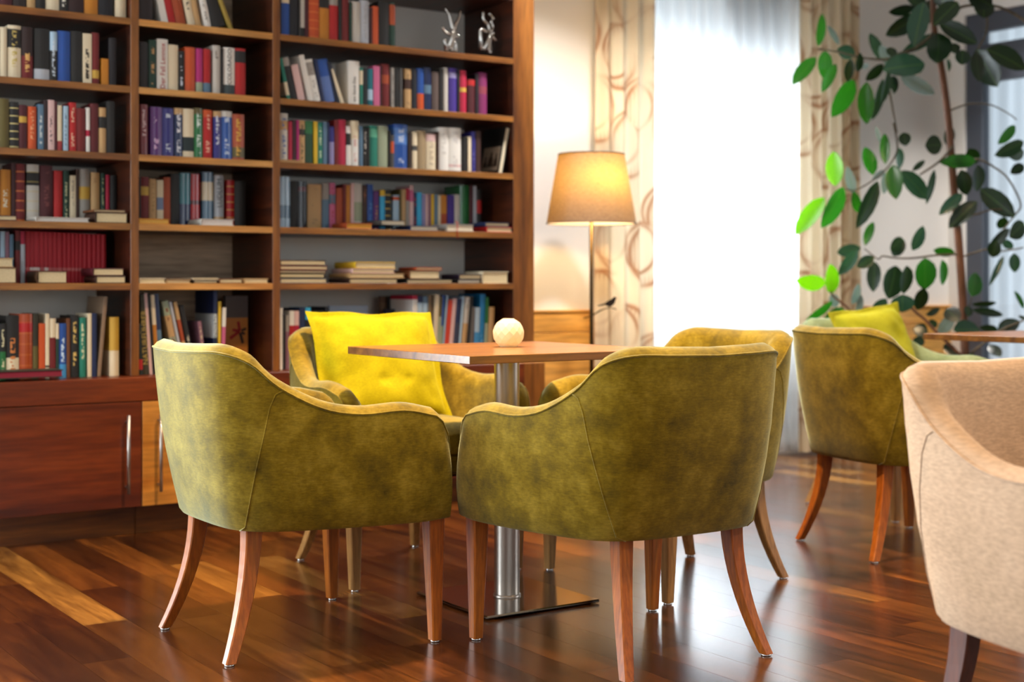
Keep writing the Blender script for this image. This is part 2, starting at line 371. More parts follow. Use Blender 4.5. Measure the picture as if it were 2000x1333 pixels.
# ---- curtains
def curtain_mat(name, base, brown):
    m, nt, N, L, p = new_mat(name)
    uv = node(N, 'ShaderNodeUVMap'); mp = node(N, 'ShaderNodeMapping'); mp.inputs['Scale'].default_value = (3.2, 2.7, 1)
    L.new(uv.outputs[0], mp.inputs['Vector'])
    def ring(rot, off, r0, wid):
        mq = node(N, 'ShaderNodeMapping'); mq.inputs['Rotation'].default_value = (0, 0, rot); mq.inputs['Location'].default_value = off
        L.new(mp.outputs[0], mq.inputs['Vector'])
        v = node(N, 'ShaderNodeTexVoronoi', voronoi_dimensions='2D', feature='F1'); v.inputs['Scale'].default_value = 1.0; v.inputs['Randomness'].default_value = .45
        L.new(mq.outputs[0], v.inputs['Vector'])
        s = node(N, 'ShaderNodeMath', operation='SUBTRACT'); L.new(v.outputs['Distance'], s.inputs[0]); s.inputs[1].default_value = r0
        a = node(N, 'ShaderNodeMath', operation='ABSOLUTE'); L.new(s.outputs[0], a.inputs[0])
        r = node(N, 'ShaderNodeMapRange'); r.inputs[1].default_value = 0; r.inputs[2].default_value = wid; r.inputs[3].default_value = 1; r.inputs[4].default_value = 0
        L.new(a.outputs[0], r.inputs[0]); return r.outputs[0], s.outputs[0]
    a, sa = ring(.5, (.3, .1, 0), .43, .06); b, _ = ring(.5, (.46, .1, 0), .36, .045)
    # hatching inside the crescents
    hw = node(N, 'ShaderNodeTexWave'); hw.inputs['Scale'].default_value = 6; hw.inputs['Distortion'].default_value = 2; L.new(mp.outputs[0], hw.inputs['Vector'])
    hr = node(N, 'ShaderNodeMapRange'); hr.inputs[1].default_value = -.14; hr.inputs[2].default_value = 0; L.new(sa, hr.inputs[0])
    lt = node(N, 'ShaderNodeMath', operation='LESS_THAN'); lt.inputs[1].default_value = 0; L.new(sa, lt.inputs[0])
    h1 = node(N, 'ShaderNodeMath', operation='MULTIPLY'); L.new(hr.outputs[0], h1.inputs[0]); L.new(lt.outputs[0], h1.inputs[1])
    h2 = node(N, 'ShaderNodeMath', operation='MULTIPLY'); L.new(h1.outputs[0], h2.inputs[0]); L.new(hw.outputs['Fac'], h2.inputs[1])
    mxn = node(N, 'ShaderNodeMath', operation='MAXIMUM'); L.new(a, mxn.inputs[0]); L.new(b, mxn.inputs[1])
    mx2 = node(N, 'ShaderNodeMath', operation='MAXIMUM'); L.new(mxn.outputs[0], mx2.inputs[0]); L.new(h2.outputs[0], mx2.inputs[1])
    nz = node(N, 'ShaderNodeTexNoise'); nz.inputs['Scale'].default_value = 1.1; L.new(mp.outputs[0], nz.inputs['Vector'])
    nr = node(N, 'ShaderNodeMapRange'); nr.inputs[1].default_value = .38; nr.inputs[2].default_value = .58; L.new(nz.outputs['Fac'], nr.inputs[0])
    mu = node(N, 'ShaderNodeMath', operation='MULTIPLY'); L.new(mx2.outputs[0], mu.inputs[0]); L.new(nr.outputs[0], mu.inputs[1])
    mix = node(N, 'ShaderNodeMix', data_type='RGBA'); mix.inputs[6].default_value = c4(base); mix.inputs[7].default_value = c4(brown)
    L.new(mu.outputs[0], mix.inputs[0]); L.new(mix.outputs[2], p.inputs['Base Color'])
    p.inputs['Roughness'].default_value = .9; p.inputs['Specular IOR Level'].default_value = .1
    t = node(N, 'ShaderNodeBsdfTranslucent'); L.new(mix.outputs[2], t.inputs[0])
    ms = node(N, 'ShaderNodeMixShader'); ms.inputs[0].default_value = .22; L.new(p.outputs[0], ms.inputs[1]); L.new(t.outputs[0], ms.inputs[2])
    L.new(ms.outputs[0], N['Material Output'].inputs[0])
    return m
M['curtain'] = curtain_mat('printed_curtain', '#d8c8ac', '#9a6c4c')

def cloth(name, p0, p1, z0, z1, folds, amp, mat, fullness=1.6, seg=10, thick=.0, seed=1, rows=7):
    """hanging cloth from p0 to p1 (xy), folds normal to the run"""
    r = random.Random(seed); p0, p1 = Vector((*p0, 0)), Vector((*p1, 0)); run = p1 - p0; nrm = Vector((-run.y, run.x, 0)).normalized()
    n = folds * seg; ph = [r.uniform(.75, 1.3) for _ in range(folds + 1)]; am = [r.uniform(.6, 1.2) for _ in range(folds + 1)]
    cum = [0]
    for k in range(folds): cum.append(cum[-1] + ph[k])
    pts = []
    for k in range(folds):
        for s in range(seg):
            t = s / seg; x = (cum[k] + ph[k] * t) / cum[-1]
            pts.append((x, math.sin(2 * math.pi * t) * amp * (am[k] * (1 - t) + am[k + 1] * t), k + t))
    pts.append((1, 0, folds))
    V, Fc, UV = [], [], []; w = run.length
    for j in range(rows + 1):
        z = z0 + (z1 - z0) * j / rows; k_ = 1 - .25 * j / rows
        for i, (x, a, q) in enumerate(pts):
            sway = .012 * math.sin(q * 1.7 + j * .6) * (1 - j / rows)
            V.append(p0 + run * x + nrm * (a * k_ + sway) + Vector((0, 0, z))); UV.append((x * w * fullness, z))
    m = len(pts)
    for j in range(rows):
        for i in range(m - 1): Fc.append((j * m + i, j * m + i + 1, (j + 1) * m + i + 1, (j + 1) * m + i))
    o = obj(name, V, Fc, mat, smooth=True)
    uvl = o.data.uv_layers.new(name='UVMap')
    for lp in o.data.loops: uvl.data[lp.index].uv = UV[lp.vertex_index]
    return o
cl = cloth('curtain', (4.225, 5.575), (4.600, 5.575), .02, 2.72, 4, .032, M['curtain'], 1.5, seed=5)
tag(cl, 'leaf patterned cream curtain hanging beside the lit floor lamp', 'curtain')
cr_ = cloth('curtain', (5.600, 5.555), (6.075, 5.565), .02, 2.72, 6, .030, M['curtain'], 1.5, seed=9)
tag(cr_, 'leaf patterned grey beige curtain hanging behind the rubber plant shoots', 'curtain')
sh = cloth('sheer_curtain', (4.46, 5.665), (5.80, 5.665), .02, 2.72, 15, .020, M['sheer'], 1.5, seg=8, seed=3)
tag(sh, 'bright white sheer curtain filling the tall window', 'curtain')
s3 = cloth('sheer_curtain', (7.19, 5.56), (7.19, 3.62), .10, 2.55, 15, .022, M['sheer_grey'], 1.5, seg=8, seed=4)
tag(s3, 'pale grey sheer curtain behind the dark corner window frame', 'curtain')
rl = tube('curtain_rail', [(4.1, 5.575, 2.74), (6.2, 5.575, 2.74)], .014, M['steel']); tag(rl, 'slim metal curtain rail above the tall window', 'rail')

# ceiling lamps: warm recessed downlights, out of frame; two neutral ones are added to brighten the back wall
def downlight(x, y, e, w, colr):
    o = empty('ceiling_lamp', (x, y, ZC), label='round recessed warm downlight in the ceiling, ' + w, cat='lamp', group='recessed ceiling downlights')
    lathe('trim_ring', [(.085, -.012), (.10, -.012), (.10, 0), (.085, 0)], M['white_frame'], o, 24, capb=False, capt=False)
    l = bpy.data.lights.new('downlight', 'AREA'); l.shape = 'DISK'; l.size = .16; l.energy = e; l.color = colr; l.spread = R(92 if 'square' in w else 84 if 'plant' in w else 110)
    lo = bpy.data.objects.new('downlight', l); COL.objects.link(lo); lo.parent = o; lo.location = (0, 0, -.014)
for q in DOWN: downlight(*q)
# ------------------------------------------------------------------ bookcase (built-in shelving on a row of low cabinets)
YU, YBK = 5.25, 5.665            # front plane of the shelving, face of its back
CASE_L, CASE_R = .63, 3.634
DIV = [(CASE_L, .66), (1.787, 1.818), (2.366, 2.397), (3.523, CASE_R)]
BAY = {'l': (.66, 1.787), 'm': (1.818, 2.366), 'r': (2.397, 3.523)}
ST = .025
SHZ = {'A': 1.942, 'B': 1.685, 'C': 1.430, 'D': 1.168, 'E': .9425, 'F': .592}
TOPZ = 2.228
case = empty('bookcase', (0, YU, 0), label='tall built-in walnut bookcase with open shelves full of books', cat='bookcase')
D_ = YBK - YU
for k, (a, b) in enumerate(DIV):
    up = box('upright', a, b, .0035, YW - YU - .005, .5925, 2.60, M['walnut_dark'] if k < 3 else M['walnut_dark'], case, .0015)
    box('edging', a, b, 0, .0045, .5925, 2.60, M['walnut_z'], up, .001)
for k, (a, b) in BAY.items():
    fm = M['beech_x'] if k == 'm' else M['walnut_edge']
    for s, z in SHZ.items():
        if s == 'F': continue
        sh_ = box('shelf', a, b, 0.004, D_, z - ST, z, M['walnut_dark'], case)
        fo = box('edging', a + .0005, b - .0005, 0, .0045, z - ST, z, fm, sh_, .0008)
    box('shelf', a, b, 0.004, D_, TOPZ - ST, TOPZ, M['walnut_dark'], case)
    box('shelf', a, b, 0.004, D_, 2.5, 2.525, M['walnut_x'], case)
    box('back_panel', a, b, D_, D_ + .012, .592, 2.55, M['beech_back'] if k == 'm' else M['grey_wall'], case)
box('cornice', CASE_L, CASE_R, -.01, D_, 2.60, 2.66, M['walnut_x'], case, .002)
# continuous worktop slab over the low cabinets
ct = box('worktop', CASE_L, 3.523, 0, D_ + .085, 0, .088, M['walnut_door'], None, .002, (0, YU - .085, .504))
tag(ct, 'thick walnut slab running under the open shelves', 'worktop')
# low cabinets, one per bay
def cabinet(x0, x1, mat, doors, label):
    y = YU - .085
    e = empty('cabinet', (x0, y, 0), label=label, cat='cabinet')
    w = x1 - x0
    bm = bmesh.new(); add_box(bm, 0.001, w - .001, .022, .48, .112, .503)
    bm_obj('carcass', bm, M['walnut_x'], e)
    box('plinth', 0.001, w - .001, .075, .45, 0, .112, M['walnut_x'], e)
    for a, b, hx in doors:
        d = box('door', a + .0015, b - .0015, 0, .02, .112, .501, mat, e, .0012)
        bm = bmesh.new(); add_tube(bm, [(hx, -.03, .165), (hx, -.03, .455)], .0062, 12)
        for z in (.19, .43): add_tube(bm, [(hx, -.03, z), (hx, .0, z)], .004, 8)
        bm_obj('handle', bm, M['steel'], d, True)
    return e
Lw = 1.803 - CASE_L
cabinet(CASE_L, 1.800, M['walnut_door'], [(0, Lw / 2, Lw / 2 - .07), (Lw / 2, Lw - .003, Lw - .063)], 'low dark walnut cabinet with a long steel bar handle')
cabinet(1.801, 2.382, M['beech_door'], [(0, .581, .062)], 'low honey coloured beech cabinet with a steel bar handle')
cabinet(2.383, 3.522, M['walnut_door'], [(0, .57, .50), (.57, 1.139, .64)], 'low dark walnut cabinet behind the cushioned armchair')

tag(box('end_panel', 3.5235, CASE_R, 0, YW - YU + .08, 0, .592, M['walnut_z'], None, .0015, (0, YU - .085, 0)), 'plain walnut end panel closing the row of low cabinets', 'panel')
# ------------------------------------------------------------------ books
def book_mat():
    m, nt, N, L, p = new_mat('book_cover')
    def attr(nm): return node(N, 'ShaderNodeAttribute', attribute_type='OBJECT', attribute_name=nm)
    ca, cb, cc, band, fl = attr('ca'), attr('cb'), attr('cc'), attr('band'), attr('flags')
    tc = node(N, 'ShaderNodeTexCoord'); sx = node(N, 'ShaderNodeSeparateXYZ'); L.new(tc.outputs['Generated'], sx.inputs[0])
    sb = node(N, 'ShaderNodeSeparateXYZ'); L.new(band.outputs['Vector'], sb.inputs[0])
    sf = node(N, 'ShaderNodeSeparateXYZ'); L.new(fl.outputs['Vector'], sf.inputs[0])
    def mth(op, a, b):
        n = node(N, 'ShaderNodeMath', operation=op)
        for k, v in enumerate((a, b)):
            if isinstance(v, (int, float)): n.inputs[k].default_value = v
            else: L.new(v, n.inputs[k])
        return n.outputs[0]
    z = sx.outputs[2]
    inb = mth('MULTIPLY', mth('GREATER_THAN', z, sb.outputs[0]), mth('LESS_THAN', z, sb.outputs[1]))
    mx = node(N, 'ShaderNodeMix', data_type='RGBA'); L.new(inb, mx.inputs[0]); L.new(ca.outputs['Color'], mx.inputs[6]); L.new(cb.outputs['Color'], mx.inputs[7])
    # illegible printed marks on the spine (colour cc) between 12% and 88% of the height
    oi = node(N, 'ShaderNodeObjectInfo')
    mp = node(N, 'ShaderNodeMapping'); mp.inputs['Scale'].default_value = (2.2, 0, 22); L.new(tc.outputs['Generated'], mp.inputs[0])
    ad = node(N, 'ShaderNodeVectorMath', operation='ADD'); L.new(mp.outputs[0], ad.inputs[0])
    ml = node(N, 'ShaderNodeMath', operation='MULTIPLY'); ml.inputs[1].default_value = 91; L.new(oi.outputs['Random'], ml.inputs[0]); L.new(ml.outputs[0], ad.inputs[1])
    nz = node(N, 'ShaderNodeTexNoise'); nz.inputs['Scale'].default_value = 1; nz.inputs['Detail'].default_value = 1; L.new(ad.outputs[0], nz.inputs[0])
    mp2 = node(N, 'ShaderNodeMapping'); mp2.inputs['Scale'].default_value = (.1, 0, 3.2); L.new(tc.outputs['Generated'], mp2.inputs[0])
    ad2 = node(N, 'ShaderNodeVectorMath', operation='ADD'); L.new(mp2.outputs[0], ad2.inputs[0]); L.new(ml.outputs[0], ad2.inputs[1])
    nz2 = node(N, 'ShaderNodeTexNoise'); nz2.inputs['Scale'].default_value = 1; nz2.inputs['Detail'].default_value = 0; L.new(ad2.outputs[0], nz2.inputs[0])
    mk = mth('MULTIPLY', mth('GREATER_THAN', nz.outputs['Fac'], .49), mth('GREATER_THAN', nz2.outputs['Fac'], .46))
    xm = mth('MULTIPLY', mth('GREATER_THAN', sx.outputs[0], .30), mth('LESS_THAN', sx.outputs[0], .70))
    zm = mth('MULTIPLY', mth('GREATER_THAN', z, .1), mth('LESS_THAN', z, .9))
    fr = mth('LESS_THAN', sx.outputs[1], .10)
    tm = mth('MULTIPLY', mth('MULTIPLY', mth('MULTIPLY', mk, xm), mth('MULTIPLY', zm, fr)), sf.outputs[0])
    # fine gilt rules
    rl = mth('GREATER_THAN', mth('SINE', mth('MULTIPLY', z, 38), 0), .90)
    rm = mth('MULTIPLY', mth('MULTIPLY', rl, fr), sf.outputs[1])
    fac = mth('MAXIMUM', tm, rm)
    m2 = node(N, 'ShaderNodeMix', data_type='RGBA'); L.new(fac, m2.inputs[0]); L.new(mx.outputs[2], m2.inputs[6]); L.new(cc.outputs['Color'], m2.inputs[7])
    L.new(m2.outputs[2], p.inputs['Base Color'])
    ro = node(N, 'ShaderNodeMapRange'); ro.inputs[3].default_value = .55; ro.inputs[4].default_value = .16; L.new(sf.outputs[2], ro.inputs[0])
    L.new(ro.outputs[0], p.inputs['Roughness'])
    return m
M['book'] = book_mat()
def page_mat():
    m, nt, N, L, p = new_mat('book_pages')
    tc = node(N, 'ShaderNodeTexCoord'); at_ = node(N, 'ShaderNodeAttribute', attribute_type='OBJECT', attribute_name='pc')
    n = node(N, 'ShaderNodeTexNoise'); n.inputs['Scale'].default_value = 320; L.new(tc.outputs['Object'], n.inputs[0])
    r = ramp(N, [(.3, '#b8b0a0'), (.7, '#ffffff')]); L.new(n.outputs['Fac'], r.inputs[0])
    mx = node(N, 'ShaderNodeMix', data_type='RGBA', blend_type='MULTIPLY'); mx.inputs[0].default_value = .5
    L.new(at_.outputs['Color'], mx.inputs[6]); L.new(r.outputs[0], mx.inputs[7]); L.new(mx.outputs[2], p.inputs['Base Color'])
    p.inputs['Roughness'].default_value = .9; return m
M['pages'] = page_mat()

PAL = dict(black='#1a1816', navy='#18264e', blue='#1f4c9a', sky='#3f8fc8', cyan='#3cb0e0', lblue='#a9c4d8', teal='#146a78', tealg='#1d7a66', green='#1f6a34',
           dgreen='#15382a', red='#b01818', dred='#6e1414', maroon='#4a1018', crimson='#b0183c', orange='#c8501c', rust='#a5461e', ochre='#c07a1c', brown='#6a3c1c',
           dbrown='#3a2014', tan='#c09a68', cream='#e2d2b2', white='#e6e2da', grey='#9a948c', lgrey='#c4beb4', dgrey='#4a4846', sage='#9aa488', olive='#5c5020',
           yellow='#dcb428', gold='#c8a040', purple='#5a2470', violet='#402a86', indigo='#2c2878', lilac='#9088b4', magenta='#b02070', pink='#c8648c', pinkw='#dcb8b4',
           mauve='#8a6070', steel='#5a7890', silver='#b4b8c0')
USED = {}
SHELFNAME = {'A': 'top visible shelf', 'B': 'second shelf', 'C': 'third shelf', 'D': 'fourth shelf', 'E': 'fifth shelf', 'F': 'lowest shelf'}
BAYNAME = {'l': 'left bay', 'm': 'middle bay', 'r': 'right bay'}
def perm_mesh(name, V, Fc, mat, perm):
    if perm: V = [(y, z, x) for x, y, z in V]
    me = bpy.data.meshes.new(name); me.from_pydata(V, [], Fc); me.update(); me.materials.append(mat); return me
def book_meshes(t, dp, h, hard, perm=False):
    """cover (spine towards y=0) and page block; t thickness along x, dp depth along y, h height along z"""
    bt = .0026 if hard else .0012; bt = min(bt, t * .2); bulge = min(.006, t * .16) if hard else .001
    n = 5; prof = []
    prof.append((0, dp))
    for k in range(n + 1):
        s = k / n; prof.append((t * s, bulge * (1 - math.sin(math.pi * s)) if hard else bulge * (1 - math.sin(math.pi * s))))
    prof.append((t, dp)); prof.append((t - bt, dp))
    for k in range(n, -1, -1):
        s = k / n; prof.append((bt + (t - 2 * bt) * s, bulge * (1 - math.sin(math.pi * s)) + bt))
    prof.append((bt, dp))
    m = len(prof); V = [(x, y, z) for z in (0, h) for x, y in prof]
    Fc = [(k, (k + 1) % m, m + (k + 1) % m, m + k) for k in range(m)]
    half = 1 + n + 1 + 1     # outer profile count
    for z in (0, 1):
        o = z * m
        for k in range(half - 1):
            q = (o + k, o + k + 1, o + m - 2 - k, o + m - 1 - k)
            Fc.append(q if z else q[::-1])
    cover = perm_mesh('book', V, [f[::-1] for f in Fc] if False else Fc, M['book'], perm)
    ins = .0035 if hard else .0003; e = .0003
    a0, a1, b0, b1, c0, c1 = bt + e, t - bt - e, bulge + bt + .001, dp - (.004 if hard else .0), ins, h - ins
    PV = [(a0, b0, c0), (a1, b0, c0), (a1, b1, c0), (a0, b1, c0), (a0, b0, c1), (a1, b0, c1), (a1, b1, c1), (a0, b1, c1)]
    PF = [(3, 2, 1, 0), (4, 5, 6, 7), (0, 1, 5, 4), (1, 2, 6, 5), (2, 3, 7, 6), (3, 0, 4, 7)]
    return cover, perm_mesh('pages', PV, PF, M['pages'], perm)
def finish_book(o, pm, desc, bay, row, group, ca, cb, cc, band, flags, pc, pre='on'):
    COL.objects.link(o)
    p = bpy.data.objects.new('pages', pm); COL.objects.link(p); p.parent = o
    o['ca'] = lin(PAL.get(ca, ca)); o['cb'] = lin(PAL.get(cb, cb)); o['cc'] = lin(PAL.get(cc, cc)); o['band'] = band; o['flags'] = flags
    p['pc'] = lin(PAL.get(pc, pc))
    lab = f'{desc} {pre} {SHELFNAME[row]}, {BAYNAME[bay]}'
    if lab in USED: print('DUP', lab)
    if not 4 <= len(lab.split()) <= 16: print('LEN', lab)
    USED[lab] = 1; tag(o, lab, 'book', group)
    return o
GRP = {}
def stand(bay, row, org, s, u0, u1, vt, ca, desc, dx=0, cb=None, band=(2, 2, 0), cc='#d8c8a0', txt=0, rule=0, gloss=0, off=.03, dp=None, hard=1, pc='#d8c8a8', tex=None, h=None, rnd=[0]):
    U0, U1 = org[0] + u0 / s, org[0] + u1 / s; Y = YU + off
    x0, x1 = pixx(U0, Y), pixx(U1, Y); z0 = SHZ[row]
    w = x1 - x0; um = (U0 + U1) / 2 + (dx / s) / 2
    top = pixz(org[1] + vt / s, depth((x0 + x1) / 2, Y)) if h is None else z0 + h
    H = top - z0
    DX = pixx((U0 + U1) / 2 + dx / s, Y) - (x0 + x1) / 2 if dx else 0
    th = math.atan2(DX, H); hh = H / math.cos(th) - abs(math.sin(th)) * 0; t = max(.004, w * math.cos(th) - .0006)
    rr = random.Random(int(u0 * 7 + vt)); dp = dp or min(.30, max(.11, hh * .64)) * rr.uniform(.95, 1.05)
    dp = min(dp, YBK - Y - .004)
    cm, pm = book_meshes(t, dp, hh - (abs(math.sin(th)) * t), hard)
    o = bpy.data.objects.new('book', cm)
    o.rotation_euler = (0, th, 0)
    o.location = (x0 + .0003, Y, z0 + .0002 + (t * math.sin(th) if th > 0 else 0))
    g = f'books standing on the {SHELFNAME[row]} of the {BAYNAME[bay]}'
    finish_book(o, pm, desc, bay, row, g, ca, cb or ca, cc, band, (float(txt), float(rule), float(gloss)), pc)
    if tex:
        string, tcol, size, zc = tex
        c = bpy.data.curves.new('lettering', 'FONT'); c.body = string; c.size = size; c.align_x = 'CENTER'; c.align_y = 'CENTER'; c.resolution_u = 2; c.extrude = .0002
        tmp = bpy.data.objects.new('lettering', c); lm = bpy.data.meshes.new_from_object(tmp); bpy.data.objects.remove(tmp); lo = bpy.data.objects.new('lettering', lm); COL.objects.link(lo); lo.parent = o
        lo.rotation_euler = (R(90), R(-90), 0); lo.location = (t / 2, -.0006, zc * hh); lm.materials.clear(); lm.materials.append(plain('ink', tcol, .6))
    return o
def lie(bay, row, org, s, u0, u1, v0, v1, ca, desc, us=None, off=.004, dp=.125, pc='#e2cfa6', cb=None, hard=1, z=None, tilt=0):
    """a book lying flat: page edges to the room, spine on its left; u0..u1 page edges seen, us = left end of the spine"""
    Y = YU + off
    x1 = pixx(org[0] + u1 / s, Y); x0 = pixx(org[0] + u0 / s, Y)
    d = depth((x0 + x1) / 2, Y)
    zt, zb = pixz(org[1] + v0 / s, d), pixz(org[1] + v1 / s, d)
    if zb < SHZ[row] + .012: zb = SHZ[row] + .0003
    t = zt - zb
    z = zb if z is None else z
    # page edges at the front; the spine end swings back, as the photograph shows its side
    w = x1 - x0; ang = 0
    cm, pm = book_meshes(t - .0004, w, dp, hard, True)
    o = bpy.data.objects.new('book', cm); o.location = (x0, Y, z)
    if tilt: o.rotation_euler = (0, tilt, 0)
    g = f'books lying on the {SHELFNAME[row]} of the {BAYNAME[bay]}'
    return finish_book(o, pm, desc, bay, row, g, ca, cb or ca, '#d8c8a0', (2, 2, 0), (0., 0., 0.), pc, 'lying on')
C1, C2, C3 = ((0, 0), 4.4423), ((0, 290), 4.937), ((0, 540), 6.059)
C4, C5, C6 = ((260, 0), 4.164), ((260, 310), 5.332), ((260, 540), 6.061)
R1, R2, R3, R4, R5, R6 = ((530, 0), 6.06), ((770, 0), 5.556), ((530, 210), 5.332), ((770, 220), 5.332), ((530, 440), 4.596), ((740, 460), 5.797)
def row(bay, r, crop, items, **kw):
    for it in items:
        k = dict(kw); k.update(it[5] if len(it) > 5 else {})
        stand(bay, r, crop[0], crop[1], *it[:5], **k)
def flats(bay, r, crop, items, **kw):
    for it in items:
        k = dict(kw); k.update(it[6] if len(it) > 6 else {})
        lie(bay, r, crop[0], crop[1], *it[:6], **k)
# ---- left bay
row('l', 'A', C1, [
 (-120, -10, 0, 'dbrown', 'dark brown tall spine at the picture edge', dict(h=.225)),
 (-5, 110, 0, 'maroon', 'blackish maroon spine', dict(h=.222)), (115, 232, 0, '#241512', 'near black brown spine', dict(h=.215)),
 (235, 308, 0, 'tan', 'tan orange narrow spine', dict(h=.2)), (312, 398, 0, 'black', 'black spine between tan and cream books', dict(h=.21)),
 (400, 516, 0, 'cream', 'cream spine with black print', dict(h=.225, txt=1, cc='#221a10')), (519, 592, 0, 'black', 'black spine with white print', dict(h=.22, txt=1, cc='#e0dcd0')),
 (596, 730, 0, '#2a0f0f', 'dark reddish black thick spine', dict(h=.23)), (735, 852, 0, 'ochre', 'ochre thick spine', dict(h=.215)),
 (856, 985, 0, '#101018', 'black thick spine beside the last cream book', dict(h=.22)), (1002, 1098, 0, 'cream', 'plain cream spine at the row end', dict(h=.21))])
row('l', 'B', C1, [
 (-60, -2, 240, 'maroon', 'maroon spine cut by the picture edge'), (0, 62, 235, 'cream', 'plain cream spine leading the row'),
 (70, 184, 220, 'cream', 'cream spine with black upper label', dict(cb='black', band=(.58, .93, 0), cc='#c8b060', txt=1)),
 (190, 288, 235, 'dred', 'dark red spine with gold lettering', dict(cb='#28100c', band=(.45, 1, 0), txt=1, cc='#d8a860')),
 (300, 432, 250, 'black', 'black spine with pale picture at foot', dict(cb='silver', band=(.0, .22, 0))),
 (436, 498, 275, 'black', 'black spine with light blue stripe', dict(cb='lblue', band=(.62, 1, 0), txt=1, cc='#c8d4e0')),
 (504, 612, 270, 'blue', 'royal blue spine with thin lines', dict(rule=.6, cc='#2a4a98')), (616, 716, 272, 'black', 'plain black spine'),
 (720, 796, 292, 'cream', 'cream spine with vertical black title', dict(txt=1, cc='#302820', hard=0)), (799, 862, 285, 'dred', 'dark red spine with gold foot', dict(cb='gold', band=(.12, .28, 0))),
 (880, 942, 510, 'ochre', 'short ochre brown spine', dict(hard=0)), (946, 1012, 330, '#151015', 'last black spine')])
row('l', 'C', C1, [
 (-2, 82, 855, 'olive', 'olive brown worn spine'), (86, 164, 885, 'black', 'black spine ringed with gilt bands', dict(rule=1, cc='#d0c080')),
 (166, 236, 910, 'maroon', 'maroon spine with gilt title', dict(cb='gold', band=(.6, .74, 0))), (243, 318, 925, 'orange', 'orange red spine', dict(txt=.7, cc='#e8b080')),
 (330, 379, 905, 'steel', 'grey teal slim spine', dict(hard=0, txt=1, cc='#c8d0d0')), (381, 414, 870, '#2a1418', 'dark slim spine beside tall white one'),
 (417, 472, 868, 'pinkw', 'tall pinkish white spine', dict(hard=0, txt=.8, cc='#5a4a48')), (474, 498, 880, 'maroon', 'narrow maroon spine'),
 (500, 538, 915, 'cream', 'narrow cream spine with red foot', dict(hard=0, cb='#a03838', band=(0, .22, 0))), (550, 592, 920, 'lblue', 'pale blue slim spine', dict(hard=0, txt=.6, cc='#3a4a70')),
 (602, 664, 890, 'red', 'bright red spine', dict(txt=.8, cc='#e0c0a0')), (666, 746, 940, 'dred', 'wide dark red plain spine'),
 (749, 780, 935, 'white', 'white slim spine with red slash', dict(hard=0, cb='crimson', band=(.36, .5, 0))), (783, 856, 900, '#5a1216', 'deep wine red spine'),
 (860, 922, 935, 'tan', 'tan spine with black middle', dict(cb='black', band=(.55, .80, 0))), (926, 1000, 880, 'black', 'black spine at the row end')])
row('l', 'D', C2, [
 (-40, -3, 200, 'maroon', 'maroon spine at the picture edge'), (0, 107, 205, 'ochre', 'tan ochre spine with silver strip', dict(txt=1, cc='#d8ccb0')),
 (112, 152, 140, '#3a1012', 'dark wine narrow spine'), (154, 242, 150, 'dred', 'dark red leather spine with gilt bands', dict(rule=1, cc='#c86a30')),
 (261, 380, 155, 'lgrey', 'stone grey spine with black title label', dict(cb='black', band=(.64, .87, 0), cc='#c8b060', rule=.4)),
 (390, 512, 165, 'maroon', 'wide blackish maroon spine', dict(txt=.5, cc='#8a4a48')), (522, 605, 215, 'red', 'cherry red spine'),
 (613, 668, 215, 'dgreen', 'dark green spine with cream title', dict(txt=1, cc='#b8b890')), (675, 732, 262, 'cream', 'short cream white spine', dict(hard=0, txt=.5, cc='#605040')),
 (736, 764, 200, 'dbrown', 'dark brown gap filling spine'), (767, 868, 200, 'grey', 'grey linen spine with gilt plate', dict(cb='gold', band=(.45, .68, 0))),
 (879, 964, 232, 'tan', 'tan beige spine', dict(txt=.5, cc='#8a6838')), (974, 1014, 240, 'dgreen', 'blackish green slim spine', dict(txt=1, cc='#a0a078')),
 (1020, 1058, 255, 'crimson', 'slim crimson spine'), (1062, 1130, 260, 'black', 'black spine at the row end')], off=.15)
flats('l', 'D', C2, [(-40, 165, 645, 676, 'maroon', 'thin cream paged book'), (345, 862, 664, 692, 'lgrey', 'wide thin white booklet', dict(pc='#d8d4d0')),
 (912, 1232, 618, 708, 'dbrown', 'thick cream paged book with dark cover'), (900, 1215, 592, 616, 'brown', 'thin brown tilted volume topmost')], dp=.13)
row('l', 'E', C2, [(-60, 3, 800, 'navy', 'navy spine at the picture edge'), (6, 50, 800, 'lblue', 'pale blue striped spine', dict(cb='blue', band=(.3, .5, 0))), (52, 92, 805, 'mauve', 'mauve slim spine'), (94, 132, 830, 'steel', 'grey blue slim spine'),
 (150, 198, 790, 'dred', 'dark red spine with black block', dict(cb='black', band=(.62, .80, 0))), (200, 243, 800, 'silver', 'silver grey spine with red top', dict(cb='crimson', band=(.75, 1, 0)))], off=.16)
xs = [246, 289, 329, 387, 430, 469, 514, 554, 609, 650, 690, 728, 764, 801, 846, 893, 935, 978, 1022]
for i, (a, b) in enumerate(zip(xs, xs[1:])):
    stand('l', 'E', *C2, a, b, 798 + i * 2, '#b01424', ['first', 'second', 'third', 'fourth', 'fifth', 'sixth', 'seventh', 'eighth', 'ninth', 'tenth', 'eleventh', 'twelfth', 'thirteenth', 'fourteenth', 'fifteenth', 'sixteenth', 'seventeenth', 'eighteenth'][i] + ' of the uniform red volumes',
          off=.17, cb='#e8d8d0' if i in (1, 2, 4) else '#c06060', band=(.245, .305, 0) if i < 13 else (2, 2, 0), dp=.16)
flats('l', 'E', C2, [(-60, 162, 1148, 1270, 'brown', 'thick cream paged volume, undermost'), (-60, 132, 1056, 1146, 'tan', 'tan paged volume on a thicker one'),
 (350, 650, 1183, 1278, '#4a3018', 'mottled brown covered book'), (918, 1215, 1230, 1284, 'dbrown', 'slim lower book of the end pair'), (890, 1197, 1155, 1228, 'maroon', 'upper book of the end pair')], dp=.14)
